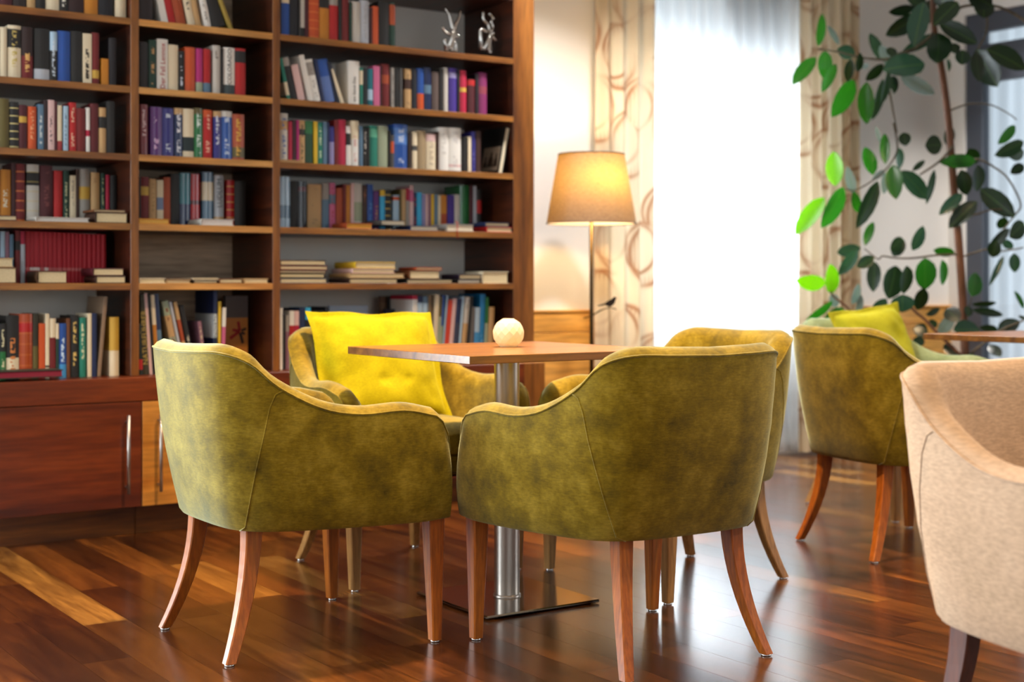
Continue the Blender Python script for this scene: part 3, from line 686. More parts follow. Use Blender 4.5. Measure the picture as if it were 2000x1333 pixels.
row('l', 'F', C3, [
 (-80, -3, 520, 'navy', 'navy tall spine cut by the edge'), (0, 72, 560, 'green', 'green spine with cream lettering', dict(cb='black', band=(.5, 1, 0), txt=1, cc='#d8d0a8')),
 (76, 228, 465, 'black', 'thick black spine with pale emblem', dict(cb='cream', band=(.14, .34, 0), txt=1, cc='#c8783c')),
 (229, 388, 445, 'rust', 'wide glossy rust patterned spine', dict(cb='red', band=(.72, .88, 0), gloss=.8, rule=.3, cc='#d87838')),
 (391, 454, 440, '#2a2410', 'blackish olive spine', dict(cb='olive', band=(0, .5, 0))), (460, 535, 560, 'orange', 'orange spine with red foot', dict(cb='red', band=(0, .16, 0), hard=0)),
 (538, 584, 445, 'cream', 'tall cream spine with black dot', dict(cb='black', band=(.17, .2, 0), hard=0)), (587, 662, 500, 'dred', 'cream topped dark red spine', dict(cb='cream', band=(.68, 1, 0))),
 (664, 697, 560, 'dgreen', 'narrow dark green spine', dict(cb='cream', band=(.72, 1, 0))), (700, 788, 560, 'blue', 'bright blue spine with white title', dict(cb='sky', band=(0, .25, 0), txt=1, cc='#c8dcec')),
 (790, 832, 500, 'brown', 'brown slim spine'), (840, 934, 465, 'black', 'black spine with gold title', dict(txt=1, cc='#d0b060')),
 (944, 1018, 490, 'tealg', 'teal spine with cream title', dict(txt=1, cc='#d0d0a8')), (1036, 1084, 440, 'cream', 'tall slim cream spine', dict(hard=0)),
 (1087, 1147, 440, 'blue', 'deep blue tall spine', dict(cb='navy', band=(.0, 1, 0))), (1150, 1194, 240, '#8a7058', 'very tall brown folder tilted', dict(dx=82, hard=0)),
 (1300, 1412, 485, 'gold', 'wide gold spine above cream', dict(cb='cream', band=(0, .43, 0), gloss=.3))], off=.05)
mg = stand('l', 'F', *C3, 430, 470, 900, 'crimson', 'thin magazine with red and black spine, flat in front', off=-.07, dp=.02) if False else None
lb = lie('l', 'F', *C3, -400, 748, 1122, 1212, '#2a2a1c', 'glossy red and black picture book flat', off=-.08, dp=.11, pc='#8a2038', cb='black')
# ---- middle bay
row('m', 'A', C4, [
 (48, 164, 0, '#221414', 'dark upright spine', dict(h=.225)), (232, 288, 0, 'white', 'leaning white spine', dict(dx=-95, h=.215, hard=0)), (290, 352, 0, 'red', 'leaning red spine', dict(dx=-95, h=.21)),
 (354, 436, 0, 'rust', 'leaning rust spine', dict(dx=-90, h=.21)), (450, 512, 0, 'cream', 'leaning cream spine with print', dict(dx=-95, h=.22, txt=1, cc='#504838')),
 (514, 560, 0, 'tan', 'leaning tan spine', dict(dx=-90, h=.205)), (582, 640, 0, 'white', 'leaning white spine with black foot mark', dict(dx=-85, h=.215, txt=.6, cc='#403830')),
 (650, 766, 0, 'black', 'leaning black spine', dict(dx=-125, h=.19)), (784, 822, 0, 'olive', 'slanting olive yellow slim spine', dict(dx=-165, h=.205, cb='#a08838', band=(0, 1, 0)))])
row('m', 'B', C4, [
 (50, 125, 340, '#1c1412', 'blackish spine in the dark corner'), (130, 192, 325, 'dgreen', 'green and cream speckled spine', dict(txt=1, cc='#b08858')),
 (197, 287, 318, 'white', 'white spine with red title', dict(tex=('Der Fall Lennox', '#b01010', .027, .47))), (290, 370, 365, 'cream', 'plain cream spine'),
 (373, 418, 415, 'black', 'black spine with white slim title', dict(txt=1, cc='#c8ccd8')), (424, 508, 385, 'orange', 'vivid orange spine', dict(gloss=.3)),
 (514, 568, 395, 'magenta', 'magenta spine', dict(cb='sage', band=(0, .24, 0), gloss=.3)), (574, 632, 400, 'red', 'cherry red spine with blue foot', dict(cb='steel', band=(0, .24, 0))),
 (650, 712, 370, 'lgrey', 'grey cream spine', dict(txt=.8, cc='#6a6058')), (715, 736, 395, 'black', 'narrow black spine'),
 (739, 830, 388, 'white', 'white spine with black capitals', dict(tex=('COLORADO', '#141010', .025, .60), cb='#3a4648', band=(0, .22, 0))),
 (832, 918, 395, 'red', 'red spine with black head', dict(cb='black', band=(.70, .95, 0)))])
row('m', 'C', C4, [
 (58, 122, 850, 'dred', 'wine red spine with white script', dict(txt=1, cc='#c8a8a8', gloss=.7)), (145, 238, 870, 'purple', 'purple spine with white flourishes', dict(txt=1, cc='#c8a0c8', gloss=.8)),
 (241, 332, 880, 'indigo', 'indigo spine with white script', dict(txt=1, cc='#c0c8d8', gloss=.6)), (338, 406, 880, 'navy', 'navy spine with cream head', dict(cb='tan', band=(.87, 1, 0), txt=1, cc='#d8d8e0', gloss=.8)),
 (408, 497, 885, 'cream', 'cream spine with dark ornate plate', dict(cb='#16282a', band=(.13, .42, 0))), (499, 570, 880, 'green', 'green spine with white script', dict(txt=1, cc='#dce8dc', gloss=.8, cb='olive', band=(.88, 1, 0))),
 (572, 646, 895, 'red', 'orange red spine with cream script', dict(txt=1, cc='#e0a890', cb='orange', band=(.85, 1, 0))), (656, 719, 905, 'indigo', 'grey blue spine with white script', dict(txt=1, cc='#c8ccd8', cb='tan', band=(.88, 1, 0), gloss=.5)),
 (721, 808, 905, 'blue', 'bright blue glossy spine', dict(txt=1, cc='#b8c4d8', gloss=.9, cb='lgrey', band=(.88, 1, 0))), (811, 908, 930, 'rust', 'brown orange spine with green foot', dict(txt=1, cc='#d0a040', cb='olive', band=(.06, .28, 0), gloss=.5))])
row('m', 'D', C5, [
 (62, 84, 190, '#2a1a14', 'dark narrow spine'), (86, 168, 190, 'dred', 'dark red spine with gilt flower', dict(cb='gold', band=(.62, .8, 0))), (171, 248, 212, 'tan', 'tan cream spine', dict(txt=.5, cc='#8a7038')),
 (250, 316, 225, 'cream', 'cream spine with blue drawing', dict(hard=0, cb='#7a8aa8', band=(.35, .62, 0))), (319, 392, 195, 'rust', 'orange brown plain spine'), (395, 490, 160, 'black', 'thick black spine'),
 (492, 604, 150, 'teal', 'glossy teal blue spine', dict(gloss=1, cb='navy', band=(0, .42, 0))), (606, 698, 160, 'red', 'glossy scarlet spine', dict(gloss=1, cb='#601010', band=(.42, .5, 0))),
 (728, 838, 140, 'steel', 'glossy slate blue spine with cream label', dict(gloss=1, cb='cream', band=(.48, .82, 0))),
 (852, 948, 175, 'silver', 'glossy pale spine with dark capitals', dict(gloss=.9, cb='tan', band=(0, .2, 0), tex=('LUDLUM', '#20342c', .03, .66))),
 (980, 1055, 225, 'red', 'red spine with golden ornament', dict(rule=.8, cc='#e0b060', gloss=.4)), (1060, 1175, 235, 'black', 'wide black spine with white line')], off=.15)
flats('m', 'D', C5, [(48, 380, 625, 677, 'ochre', 'honey coloured flat book', dict(pc='#d8a850')), (705, 1050, 630, 690, 'lgrey', 'white paged flat book', dict(pc='#e4dcd8'))], dp=.135)
flats('m', 'E', C5, [(65, 340, 1244, 1286, 'cream', 'cream paperback, first of five'), (345, 600, 1266, 1286, 'tan', 'thin paperback under a brown one'), (345, 614, 1246, 1264, 'brown', 'thin brown covered paperback'),
 (628, 880, 1266, 1286, 'dbrown', 'thin dark covered paperback'), (622, 892, 1242, 1264, 'cream', 'cream paperback on a dark one'), (895, 1142, 1250, 1286, 'brown', 'slim paperback beside the last'), (1155, 1410, 1248, 1284, 'tan', 'last slim paperback')], dp=.15)
row('m', 'F', C6, [
 (70, 118, 560, '#182018', 'black spine with red foot', dict(cb='red', band=(.1, .3, 0), dx=-10)),
 (122, 190, 215, '#3a3420', 'tall dark olive spine with gold capitals', dict(dx=-40, tex=('NATURFÜHRER', '#b8a050', .030, .46))), (194, 232, 200, 'pinkw', 'tall pinkish grey spine', dict(dx=-65, hard=0)),
 (236, 268, 215, 'black', 'tall black spine behind the chair back', dict(dx=-62)), (270, 315, 215, 'ochre', 'tall brown spine with cream top', dict(cb='cream', band=(.62, 1, 0), dx=-62)), (318, 372, 205, 'navy', 'tall navy spine', dict(dx=-70, cb='steel', band=(.2, .55, 0), gloss=.4)),
 (520, 595, 285, 'sage', 'leaning grey spine with tan picture', dict(dx=-180, cb='tan', band=(.5, .8, 0), txt=1, cc='#7a4a30')), (600, 632, 300, 'silver', 'leaning white edged slim book', dict(dx=-175, hard=0)),
 (648, 690, 300, 'tan', 'leaning cream and orange spine', dict(dx=-170, cb='rust', band=(.45, .75, 0))), (705, 760, 340, 'black', 'leaning black spine with white print', dict(dx=-160, txt=1, cc='#c8c0a8')),
 (835, 880, 530, '#1c1820', 'short dark spine with page edges showing', dict(dx=-70, cb='mauve', band=(.4, 1, 0), txt=1)),
 (955, 1000, 170, 'navy', 'tall navy spine with white capitals', dict(cb='#d8e0e0', band=(.42, .715, 0), tex=('INNOVATION', '#1a2430', .021, .57))), (1003, 1036, 300, 'yellow', 'slim yellow spine', dict(hard=0, dx=8)),
 (1040, 1082, 370, 'pink', 'slim pink and white edged book', dict(dx=22, hard=0, cb='white', band=(.7, 1, 0)))], off=.06)
# orange cover seen face-on with a red and black star mark
fb = box('book', 0, .098, 0, .020, 0, .30, M['book'], None, .001, (pixx(260 + 1092 / 6.061, YU + .2), YU + .20, .5922))
fb['ca'] = lin('#c07a30'); fb['cb'] = lin('#5a4e4a'); fb['cc'] = lin('#e0b060'); fb['band'] = (.70, 1.1, 0); fb['flags'] = (0., 0., .2)
fb['label'] = 'orange picture book face-out with a red star mark, lowest shelf, middle bay'; fb['category'] = 'book'
def star():
    bm = bmesh.new()
    for a, l, w in ((100, .040, .012), (170, .032, .012), (215, .052, .013)):
        c, s = math.cos(R(a)), math.sin(R(a)); q = [(0, w / 2), (l, w / 2), (l, -w / 2), (0, -w / 2)]
        bm.faces.new([bm.verts.new((x * c - y * s, -.0006, x * s + y * c)) for x, y in q][::-1])
    bm_obj('red_mark', bm, plain('red_print', '#a01414', .6), fb, loc=(.062, 0, .155))
    bm = bmesh.new()
    for a, l, w in ((285, .052, .012), (20, .030, .010), (-30, .026, .010)):
        c, s = math.cos(R(a)), math.sin(R(a)); q = [(.008, w / 2), (l, w / 2), (l, -w / 2), (.008, -w / 2)]
        bm.faces.new([bm.verts.new((x * c - y * s, -.0005, x * s + y * c)) for x, y in q][::-1])
    bm_obj('black_mark', bm, plain('black_print', '#1c1410', .6), fb, loc=(.062, 0, .155))
star()
# ---- right bay
row('r', 'A', R1, [
 (100, 122, 0, 'black', 'narrow black spine by the upright', dict(h=.2)), (125, 218, 0, 'blue', 'blue spine with cream discs', dict(h=.215, cb='cream', band=(.62, .8, 0))), (221, 326, 0, '#15151c', 'thick black spine', dict(h=.21)), (329, 346, 0, 'dgrey', 'thin grey spine', dict(h=.2)),
 (349, 396, 0, 'black', 'black spine with white panel', dict(h=.205, cb='lgrey', band=(.2, .9, 0))), (399, 442, 0, 'maroon', 'maroon slim spine', dict(h=.2)), (448, 571, 0, 'orange', 'orange red spine with raised bands', dict(h=.205, rule=.8, cc='#e07838')),
 (575, 690, 0, 'ochre', 'ochre spine with black square label', dict(h=.205, cb='black', band=(.64, .83, 0))), (693, 796, 0, 'red', 'bright red spine with grey head', dict(h=.205, cb='grey', band=(.72, 1, 0))), (799, 836, 0, 'black', 'narrow black spine beside red', dict(h=.2)),
 (839, 922, 0, 'dred', 'dark red plain spine', dict(h=.205)), (926, 958, 30, 'dgreen', 'dark green black slim spine'), (962, 1058, 20, 'lgrey', 'stone grey spine'), (1060, 1162, 2, 'silver', 'pale grey spine taller than its neighbour', dict(txt=.4, cc='#8a8a88')),
 (1166, 1198, 90, '#3a0c0c', 'blackish red slim spine'), (1200, 1272, 75, 'orange', 'short orange red spine', dict(gloss=.3)), (1276, 1402, 20, 'black', 'wide black spine'), (1405, 1472, 30, 'dgreen', 'black spine with red and green stripes', dict(cb='rust', band=(.5, .95, 0)))])
row('r', 'B', R1, [
 (188, 230, 690, 'tealg', 'slanting teal spine against the upright', dict(dx=-98, cb='cream', band=(.1, .42, 0))), (236, 312, 670, 'black', 'slanting black spine with grey label', dict(dx=-108, cb='grey', band=(.78, .98, 0))),
 (320, 404, 765, 'pinkw', 'slanting short cream book', dict(dx=-88, hard=0)), (440, 503, 655, 'white', 'slanting tall white book', dict(dx=-118, hard=0)), (506, 596, 700, 'white', 'slanting white spine with grey print', dict(dx=-108, cb='grey', band=(.62, .93, 0), txt=.5, cc='#706860')),
 (599, 636, 705, 'navy', 'slanting narrow navy spine', dict(dx=-95)), (640, 766, 695, 'blue', 'slanting wide blue spine', dict(dx=-102, cb='#5a74b0', band=(0, .6, 0))), (769, 822, 740, '#141c30', 'slanting blackish blue book', dict(dx=-110)),
 (826, 868, 825, 'cream', 'slanting thin cream booklet', dict(dx=-135, hard=0)),
 (918, 1050, 722, 'white', 'broad white upright spine with black title', dict(tex=('ein Stück Das', '#2a2622', .019, .36))), (1053, 1086, 800, 'tealg', 'narrow green and white banded spine', dict(cb='cream', band=(.55, .92, 0))), (1088, 1142, 800, '#10161a', 'black spine beside the banded one'),
 (1146, 1209, 815, 'teal', 'turquoise blue spine', dict(cb='lblue', band=(.16, .45, 0))), (1212, 1286, 780, 'pink', 'rose pink spine', dict(hard=0)), (1289, 1309, 775, '#30080c', 'dark slim spine beside pink'), (1311, 1402, 760, 'dred', 'brick red leather spine', dict(cb='rust', band=(.55, .75, 0))),
 (1420, 1456, 800, 'grey', 'silver grey slim spine', dict(txt=.7, cc='#403c38')), (1460, 1512, 800, 'black', 'black spine with tiny white head mark')])
row('r', 'B', R2, [
 (58, 92, 740, 'dgrey', 'charcoal slim spine'), (118, 190, 750, 'tan', 'cream spine with brown and black picture', dict(cb='dbrown', band=(.5, .75, 0), txt=.6, cc='#282018')), (195, 250, 750, '#101420', 'blue black spine'),
 (254, 325, 745, 'blue', 'spine with yellow head and orange foot', dict(cb='orange', band=(0, .4, 0), gloss=.4)), (328, 408, 735, 'navy', 'navy blue spine with silver lines', dict(cb='steel', band=(.4, .6, 0), gloss=.5)),
 (412, 490, 780, '#5a4a44', 'brown grey spine'), (494, 536, 745, 'black', 'black slim spine'), (540, 586, 735, 'lgrey', 'grey white spine'), (598, 686, 740, 'violet', 'violet blue spine with round seal', dict(cb='lilac', band=(.78, .9, 0))),
 (689, 714, 760, '#14141c', 'narrow blackish spine'), (717, 788, 765, 'crimson', 'crimson spine with small gilt mark', dict(cb='gold', band=(.5, .6, 0))), (804, 882, 860, 'maroon', 'short maroon spine with red head', dict(cb='red', band=(.82, .98, 0))),
 (885, 921, 800, '#180c14', 'dark slim spine before purple'), (924, 1012, 790, '#7a2058', 'plum purple spine at the row end', dict(cb='#8a3848', band=(.5, .68, 0)))])
row('r', 'C', R3, [
 (88, 178, 60, 'lgrey', 'tall white spine with flower sprinkle', dict(txt=1, cc='#6878a0', cb='tan', band=(.66, .85, 0))), (180, 219, 145, 'crimson', 'dark pink spine'), (222, 262, 130, '#3a0c14', 'blackish wine spine'), (264, 292, 130, 'magenta', 'slim magenta spine'),
 (295, 352, 135, 'tan', 'tan spine with black blocks', dict(cb='black', band=(.66, .80, 0), txt=.8, cc='#4a4030')), (355, 441, 140, 'green', 'leaf green spine with pale head', dict(cb='#0f4020', band=(.0, .7, 0), gloss=.4)), (443, 483, 145, 'yellow', 'narrow yellow spine', dict(hard=0)),
 (486, 537, 160, 'tealg', 'teal green spine with cream print', dict(txt=1, cc='#c0d0b0')), (540, 580, 150, 'steel', 'grey blue slim spine', dict(hard=0)), (583, 606, 155, 'navy', 'narrow navy spine'), (608, 657, 200, 'lilac', 'short blue violet spine', dict(cb='indigo', band=(.6, 1, 0))),
 (660, 699, 130, 'dred', 'dark red spine beside crimson'), (701, 781, 128, 'crimson', 'crimson pink broad spine'), (783, 830, 195, 'white', 'short white spine with black blotches', dict(cb='black', band=(.52, .82, 0))),
 (833, 916, 140, 'cream', 'cream spine with red head print', dict(txt=.5, cc='#c06050', cb='white', band=(0, .6, 0))), (919, 956, 195, 'steel', 'grey blue worn spine'), (958, 1001, 215, 'black', 'black spine with pale vertical title', dict(txt=1, cc='#c8c0b8')), (1003, 1025, 205, '#1c1c1c', 'narrow black spine beside green'),
 (1027, 1113, 190, 'tealg', 'broad sea green spine with pale bands', dict(cb='#5aa888', band=(.72, .92, 0))), (1116, 1220, 195, 'sage', 'sage grey broad spine'), (1223, 1244, 240, 'black', 'narrow black spine beside sage'), (1246, 1280, 285, 'dgrey', 'short charcoal spine with orange patch', dict(cb='orange', band=(.45, .8, 0)))])
row('r', 'C', R4, [
 (4, 142, 125, 'blue', 'broad royal blue spine with white crest', dict(cb='#4a78c0', band=(.55, .92, 0), txt=.6, cc='#d8e0ec', gloss=.6)), (146, 188, 205, '#2a1810', 'dark brown slim spine'), (191, 243, 200, 'cream', 'cream spine with black waist', dict(cb='dgrey', band=(.5, .63, 0))),
 (246, 334, 190, 'tan', 'drab tan broad spine', dict(cb='#a08a68', band=(0, 1, 0))), (338, 440, 225, 'cream', 'cream spine with pink head', dict(cb='pinkw', band=(.8, 1, 0), txt=.4, cc='#806050')), (443, 468, 200, 'dbrown', 'dark brown slim gap spine'),
 (470, 574, 155, 'white', 'white broad spine, first of two', dict(txt=.5, cc='#b0a8a0')), (576, 702, 160, 'white', 'white broad spine, second of two', dict(txt=.5, cc='#a8a0a0', cb='pinkw', band=(.1, .16, 0))), (716, 768, 260, 'black', 'black slim spine after white pair'), (770, 803, 250, 'cream', 'thin cream spine', dict(hard=0)),
 (806, 850, 200, 'indigo', 'indigo spine with faint print', dict(txt=.5, cc='#7870b0')), (853, 905, 195, '#3a1c14', 'dark brown spine behind the photo book')])
def photo_book():
    Y = YU + .03; x0, x1 = pixx(770 + 1083 / 5.332, Y), pixx(770 + 1130 / 5.332, Y); th = math.atan2(pixx(770 + 1190 / 5.332, Y) - (x0 + x1) / 2, .215); t, dp, h = (x1 - x0) * math.cos(th), .18, .21
    bm = bmesh.new(); add_box(bm, 0, .0025, 0, dp, 0, h); add_box(bm, t - .0025, t, 0, dp, 0, h); add_box(bm, .0025, t - .0025, dp - .003, dp, 0, h)
    o = bm_obj('book', bm, M['book']); o['ca'] = lin('#15120f'); o['cb'] = lin('#15120f'); o['cc'] = lin('#15120f'); o['band'] = (2., 2., 0.); o['flags'] = (0., 0., .3)
    p = box('pages', .003, t - .003, .003, dp - .004, .003, h - .003, M['pages'], o); p['pc'] = lin('#ece0c4')
    ph = obj('cover_photo', [(-.0004, .012, .012), (-.0004, .15, .012), (-.0004, .15, .122), (-.0004, .012, .122)], [(0, 3, 2, 1)], plain('faded_photo', '#b8a48c', .5), o)
    bm = bmesh.new()
    for yc, w, hh in ((.038, .018, .062), (.080, .024, .070), (.122, .018, .050)):
        pts = [(yc - w, .03), (yc + w, .03), (yc + w * .7, hh), (yc + w * .35, hh + .008), (yc + .3 * w, hh + .028), (yc - .3 * w, hh + .028), (yc - w * .35, hh + .008), (yc - w * .7, hh)]
        bm.faces.new([bm.verts.new((-.0008, y, z)) for y, z in pts][::-1])
    bm_obj('photo_figures', bm, plain('photo_figures', '#4a3a2e', .6), ph)
    o.rotation_euler = (0, th, 0); o.location = (x0, Y, SHZ['C'] + .0004 + t * math.sin(th))
    tag(o, 'white edged black book with a photograph on its cover, third shelf, right bay', 'book', 'books standing on the third shelf of the right bay')
photo_book()
flats('r', 'C', R3, [(88, 320, 546, 584, 'tan', 'tan flat book below the floral spine', dict(pc='#c8a070'))], dp=.02)
row('r', 'D', R3, [
 (95, 200, 720, 'lblue', 'glossy pale blue broad spine', dict(gloss=1, cb='steel', band=(.2, .45, 0))), (203, 283, 765, 'black', 'matt black broad spine'), (285, 371, 765, '#1a1c24', 'glossy black spine with red seal', dict(gloss=1, cb='#601820', band=(.78, .88, 0))),
 (384, 527, 800, 'tan', 'very broad tan beige spine', dict(txt=.5, cc='#8a7858')), (535, 606, 790, 'grey', 'grey spine with blue strip', dict(cb='steel', band=(0, .65, 0))), (610, 670, 785, 'pink', 'pink and blue banded spine', dict(cb='steel', band=(.55, .75, 0), txt=.6, cc='#a02020')),
 (680, 747, 840, 'rust', 'orange brown spine'), (750, 780, 800, 'dred', 'dark red slim spine'), (782, 826, 810, 'ochre', 'orange ochre spine'), (828, 863, 790, 'pinkw', 'pinkish white slim spine', dict(hard=0)), (866, 951, 790, 'lgrey', 'light grey broad spine', dict(cb='sage', band=(.2, .6, 0))),
 (954, 1001, 810, 'dbrown', 'dark brown spine with rust print', dict(txt=1, cc='#a06040')), (1004, 1064, 800, 'blue', 'cobalt blue spine', dict(txt=.5, cc='#6aa0d8')), (1068, 1126, 870, 'purple', 'purple spine with gold print', dict(txt=1, cc='#b08850')), (1136, 1187, 860, 'cyan', 'cyan spine with yellow head', dict(cb='yellow', band=(.85, 1, 0))),
 (1190, 1252, 855, 'black', 'black spine with gold dots', dict(rule=1, cc='#c8a850'))], off=.15)
row('r', 'D', R4, [
 (-5, 56, 860, 'lblue', 'pale blue spine with orange head', dict(cb='orange', band=(.86, .95, 0))), (59, 79, 800, 'olive', 'narrow olive spine'), (81, 124, 800, 'tan', 'tan cream spine'), (126, 159, 790, 'grey', 'beige spine with red head', dict(cb='crimson', band=(.72, 1, 0))), (161, 202, 760, 'pinkw', 'tall pinkish white spine', dict(cb='pink', band=(.65, .9, 0), hard=0)),
 (205, 235, 830, 'navy', 'navy slim spine with red flecks', dict(txt=1, cc='#b03838')), (237, 287, 830, 'cyan', 'sky blue spine', dict(hard=0)), (290, 326, 850, 'lilac', 'lilac grey spine', dict(hard=0)), (328, 353, 850, 'pinkw', 'thin blush spine', dict(hard=0)), (355, 385, 850, 'mauve', 'reddish beige slim spine', dict(hard=0)),
 (387, 417, 850, 'yellow', 'mustard yellow spine', dict(hard=0)), (420, 455, 850, 'steel', 'teal blue slim spine', dict(hard=0)), (458, 486, 860, 'cream', 'slim cream spine', dict(hard=0)), (488, 548, 860, 'ochre', 'orange brown striped spine', dict(hard=0, cb='rust', band=(0, .5, 0))),
 (555, 626, 860, 'violet', 'violet blue paperback spine', dict(hard=0)), (628, 682, 855, 'lgrey', 'cream grey paperback spine', dict(hard=0)), (690, 784, 760, 'green', 'glossy emerald green spine', dict(gloss=1)), (787, 823, 760, 'maroon', 'dark maroon spine'), (825, 858, 765, 'silver', 'thin silvery white spine', dict(hard=0)),
 (860, 915, 800, 'black', 'black spine with red block', dict(cb='red', band=(.45, .75, 0)))], off=.15)
flats('r', 'D', R3, [(775, 1055, 1204, 1272, 'rust', 'yellow edged book with orange cover', dict(pc='#dca040')), (1140, 1394, 1176, 1226, 'dgrey', 'white paged book with grey spine', dict(pc='#e8dcc4'))], dp=.13)
flats('r', 'D', R4, [(165, 458, 1180, 1232, 'navy', 'white paged book with navy cover', dict(pc='#e8dcc4')), (540, 830, 1164, 1246, 'grey', 'thick book with red ribbon', dict(pc='#e8dcc4')), (960, 1230, 1190, 1252, 'red', 'lower book of the end pair'), (945, 1200, 1146, 1188, 'navy', 'upper navy book of the end pair')], dp=.13)
def ribbon():
    x = pixx(770 + 552 / 5.332, YU); z = SHZ['D']
    o = tube('ribbon', [(0, .01, .03), (0, -.004, .025), (-.002, -.005, -.01), (.001, -.004, -.045)], .0018, plain('ribbon_red', '#c03020', .7), None, 6)
    return o, x, z
rb, rx, rz_ = ribbon()
for o in COL.objects:
    if o.get('label', '').startswith('thick book with red ribbon'): rb.parent = o; rb.location = (.055, 0, .012)
flats('r', 'E', R5, [(75, 500, 475, 516, 'navy', 'undermost of five stacked cream books'), (75, 480, 433, 472, 'olive', 'fourth down of five stacked cream books'), (75, 495, 405, 430, 'maroon', 'thin middle one of five stacked books'),
 (75, 505, 362, 402, 'dred', 'second down of five stacked cream books'), (75, 490, 313, 360, 'dbrown', 'topmost of five stacked cream books'),
 (697, 1135, 478, 517, 'dbrown', 'undermost of four stacked wide books'), (700, 1195, 434, 475, 'tan', 'second up of four stacked wide books'), (725, 1110, 391, 431, 'pinkw', 'third up of four stacked wide books'), (750, 1118, 330, 389, 'yellow', 'yellow topped topmost stacked wide book')], dp=.19)
flats('r', 'E', R6, [(315, 838, 496, 546, 'black', 'wide black covered book under two others'), (340, 690, 398, 494, 'brown', 'thick brown covered book in between'), (415, 718, 360, 396, 'rust', 'rust coloured slim book on top'),
 (890, 1152, 499, 547, 'black', 'dark covered book, white page edges', dict(pc='#e8e0d0')), (905, 1158, 440, 497, '#2a1830', 'dark violet covered slim book'), (1168, 1466, 410, 548, 'cream', 'very thick cream paged book at the end')], dp=.15)
row('r', 'F', R5, [(75, 102, 745, 'white', 'white tall slim spine', dict(hard=0)), (104, 128, 800, 'black', 'black slim spine by the white one'), (131, 162, 810, 'mauve', 'pinkish brown slim spine', dict(cb='grey', band=(.7, 1, 0))), (164, 206, 770, 'white', 'white spine with red block', dict(cb='red', band=(.55, .75, 0), hard=0)),
 (208, 250, 770, 'pinkw', 'white spine with pink stripe', dict(cb='crimson', band=(.55, .75, 0), hard=0)), (255, 308, 745, 'navy', 'black navy spine behind cushion'), (311, 358, 740, 'cyan', 'cyan headed spine behind cushion', dict(cb='black', band=(0, .8, 0))), (361, 416, 770, 'black', 'black spine behind cushion'),
 (418, 482, 768, 'cream', 'cream black striped spine behind cushion', dict(cb='black', band=(.86, 1, 0))), (486, 518, 735, '#0f1420', 'black tall slim spine behind cushion')], off=.06)
# large books seen face-on behind the cushion
def face_book(u0, u1, v, off, col, cb, band, label, crop, thick=.02, gloss=0):
    Y = YU + off; x0, x1 = pixx(crop[0][0] + u0 / crop[1], Y), pixx(crop[0][0] + u1 / crop[1], Y)
    h = pixz(crop[0][1] + v / crop[1], depth((x0 + x1) / 2, Y)) - SHZ['F']
    o = box('book', 0, x1 - x0, 0, thick, 0, h, M['book'], None, .001, (x0, Y, SHZ['F'] + .0002))
    o['ca'] = lin(PAL.get(col, col)); o['cb'] = lin(PAL.get(cb, cb)); o['cc'] = lin('#d0d0d0'); o['band'] = band; o['flags'] = (0., 0., float(gloss))
    return tag(o, label, 'book')
face_book(520, 868, 724, .20, '#a8bcd0', '#7a98bc', (0, .8, 0), 'large pale blue picture book face-out behind the yellow cushion', R5, gloss=.3)
face_book(20, 108, 690, .30, '#7a5a44', '#8a6a50', (0, .9, 0), 'brown box file standing face-out behind the cushion corner', R6)
face_book(110, 330, 690, .26, '#161411', '#2c2622', (.2, .75, 0), 'large black picture book face-out in the right bay', R6)
face_book(72, 362, 838, .22, '#141a34', '#1c2850', (0, .6, 0), 'dark navy picture book face-out above the cushion', R6)
row('r', 'F', R6, [(385, 438, 680, 'white', 'white spine with red head', dict(cb='crimson', band=(.94, 1, 0), hard=0)), (441, 504, 685, 'navy', 'navy spine with white side', dict(cb='lblue', band=(.4, .9, 0))), (506, 560, 690, 'steel', 'navy and pale blue spine', dict(cb='lblue', band=(.3, .9, 0))),
 (562, 596, 680, '#7a6448', 'drab tan upright spine'),
 (602, 650, 670, 'cream', 'right leaning cream spine', dict(dx=40, hard=0)), (654, 682, 690, 'olive', 'right leaning grey green spine', dict(dx=42, hard=0, cb='sage', band=(0, .7, 0))), (684, 706, 675, 'blue', 'right leaning blue headed spine', dict(dx=42, hard=0, cb='sage', band=(0, .55, 0))),
 (708, 724, 678, 'lblue', 'right leaning pale blue thin spine', dict(dx=64, hard=0)), (727, 776, 730, '#d04028', 'right leaning bright red spine', dict(dx=66, hard=0)), (778, 822, 715, 'pinkw', 'right leaning pinkish cream spine', dict(dx=64, hard=0)),
 (826, 888, 715, 'navy', 'right leaning navy spine', dict(dx=60, cb='#343850', band=(0, .62, 0))), (890, 914, 690, 'lblue', 'right leaning narrow pale spine', dict(dx=58, hard=0)), (918, 974, 695, 'tan', 'right leaning tan spine with print', dict(dx=66, cb='lgrey', band=(.6, 1, 0), txt=.5, cc='#605040')),
 (977, 1012, 690, 'black', 'right leaning black spine', dict(dx=66)), (1014, 1070, 810, '#6a6460', 'right leaning grey spine', dict(dx=32)), (1073, 1126, 815, 'sky', 'pale blue white headed spine', dict(dx=22, cb='lblue', band=(.55, 1, 0), hard=0)),
 (1128, 1188, 665, '#1a78b0', 'tall bright blue spine', dict(dx=28, txt=.6, cc='#a8c8e0')), (1190, 1226, 700, 'sage', 'green slim spine beside tall blue', dict(dx=22, cb='green', band=(.6, 1, 0), hard=0)), (1229, 1292, 810, 'tan', 'pinkish tan last spine', dict(dx=24))], off=.06)
# ------------------------------------------------------------------ tub armchairs
def sample_curve(ctrl, n=6): return catmull(ctrl, n)
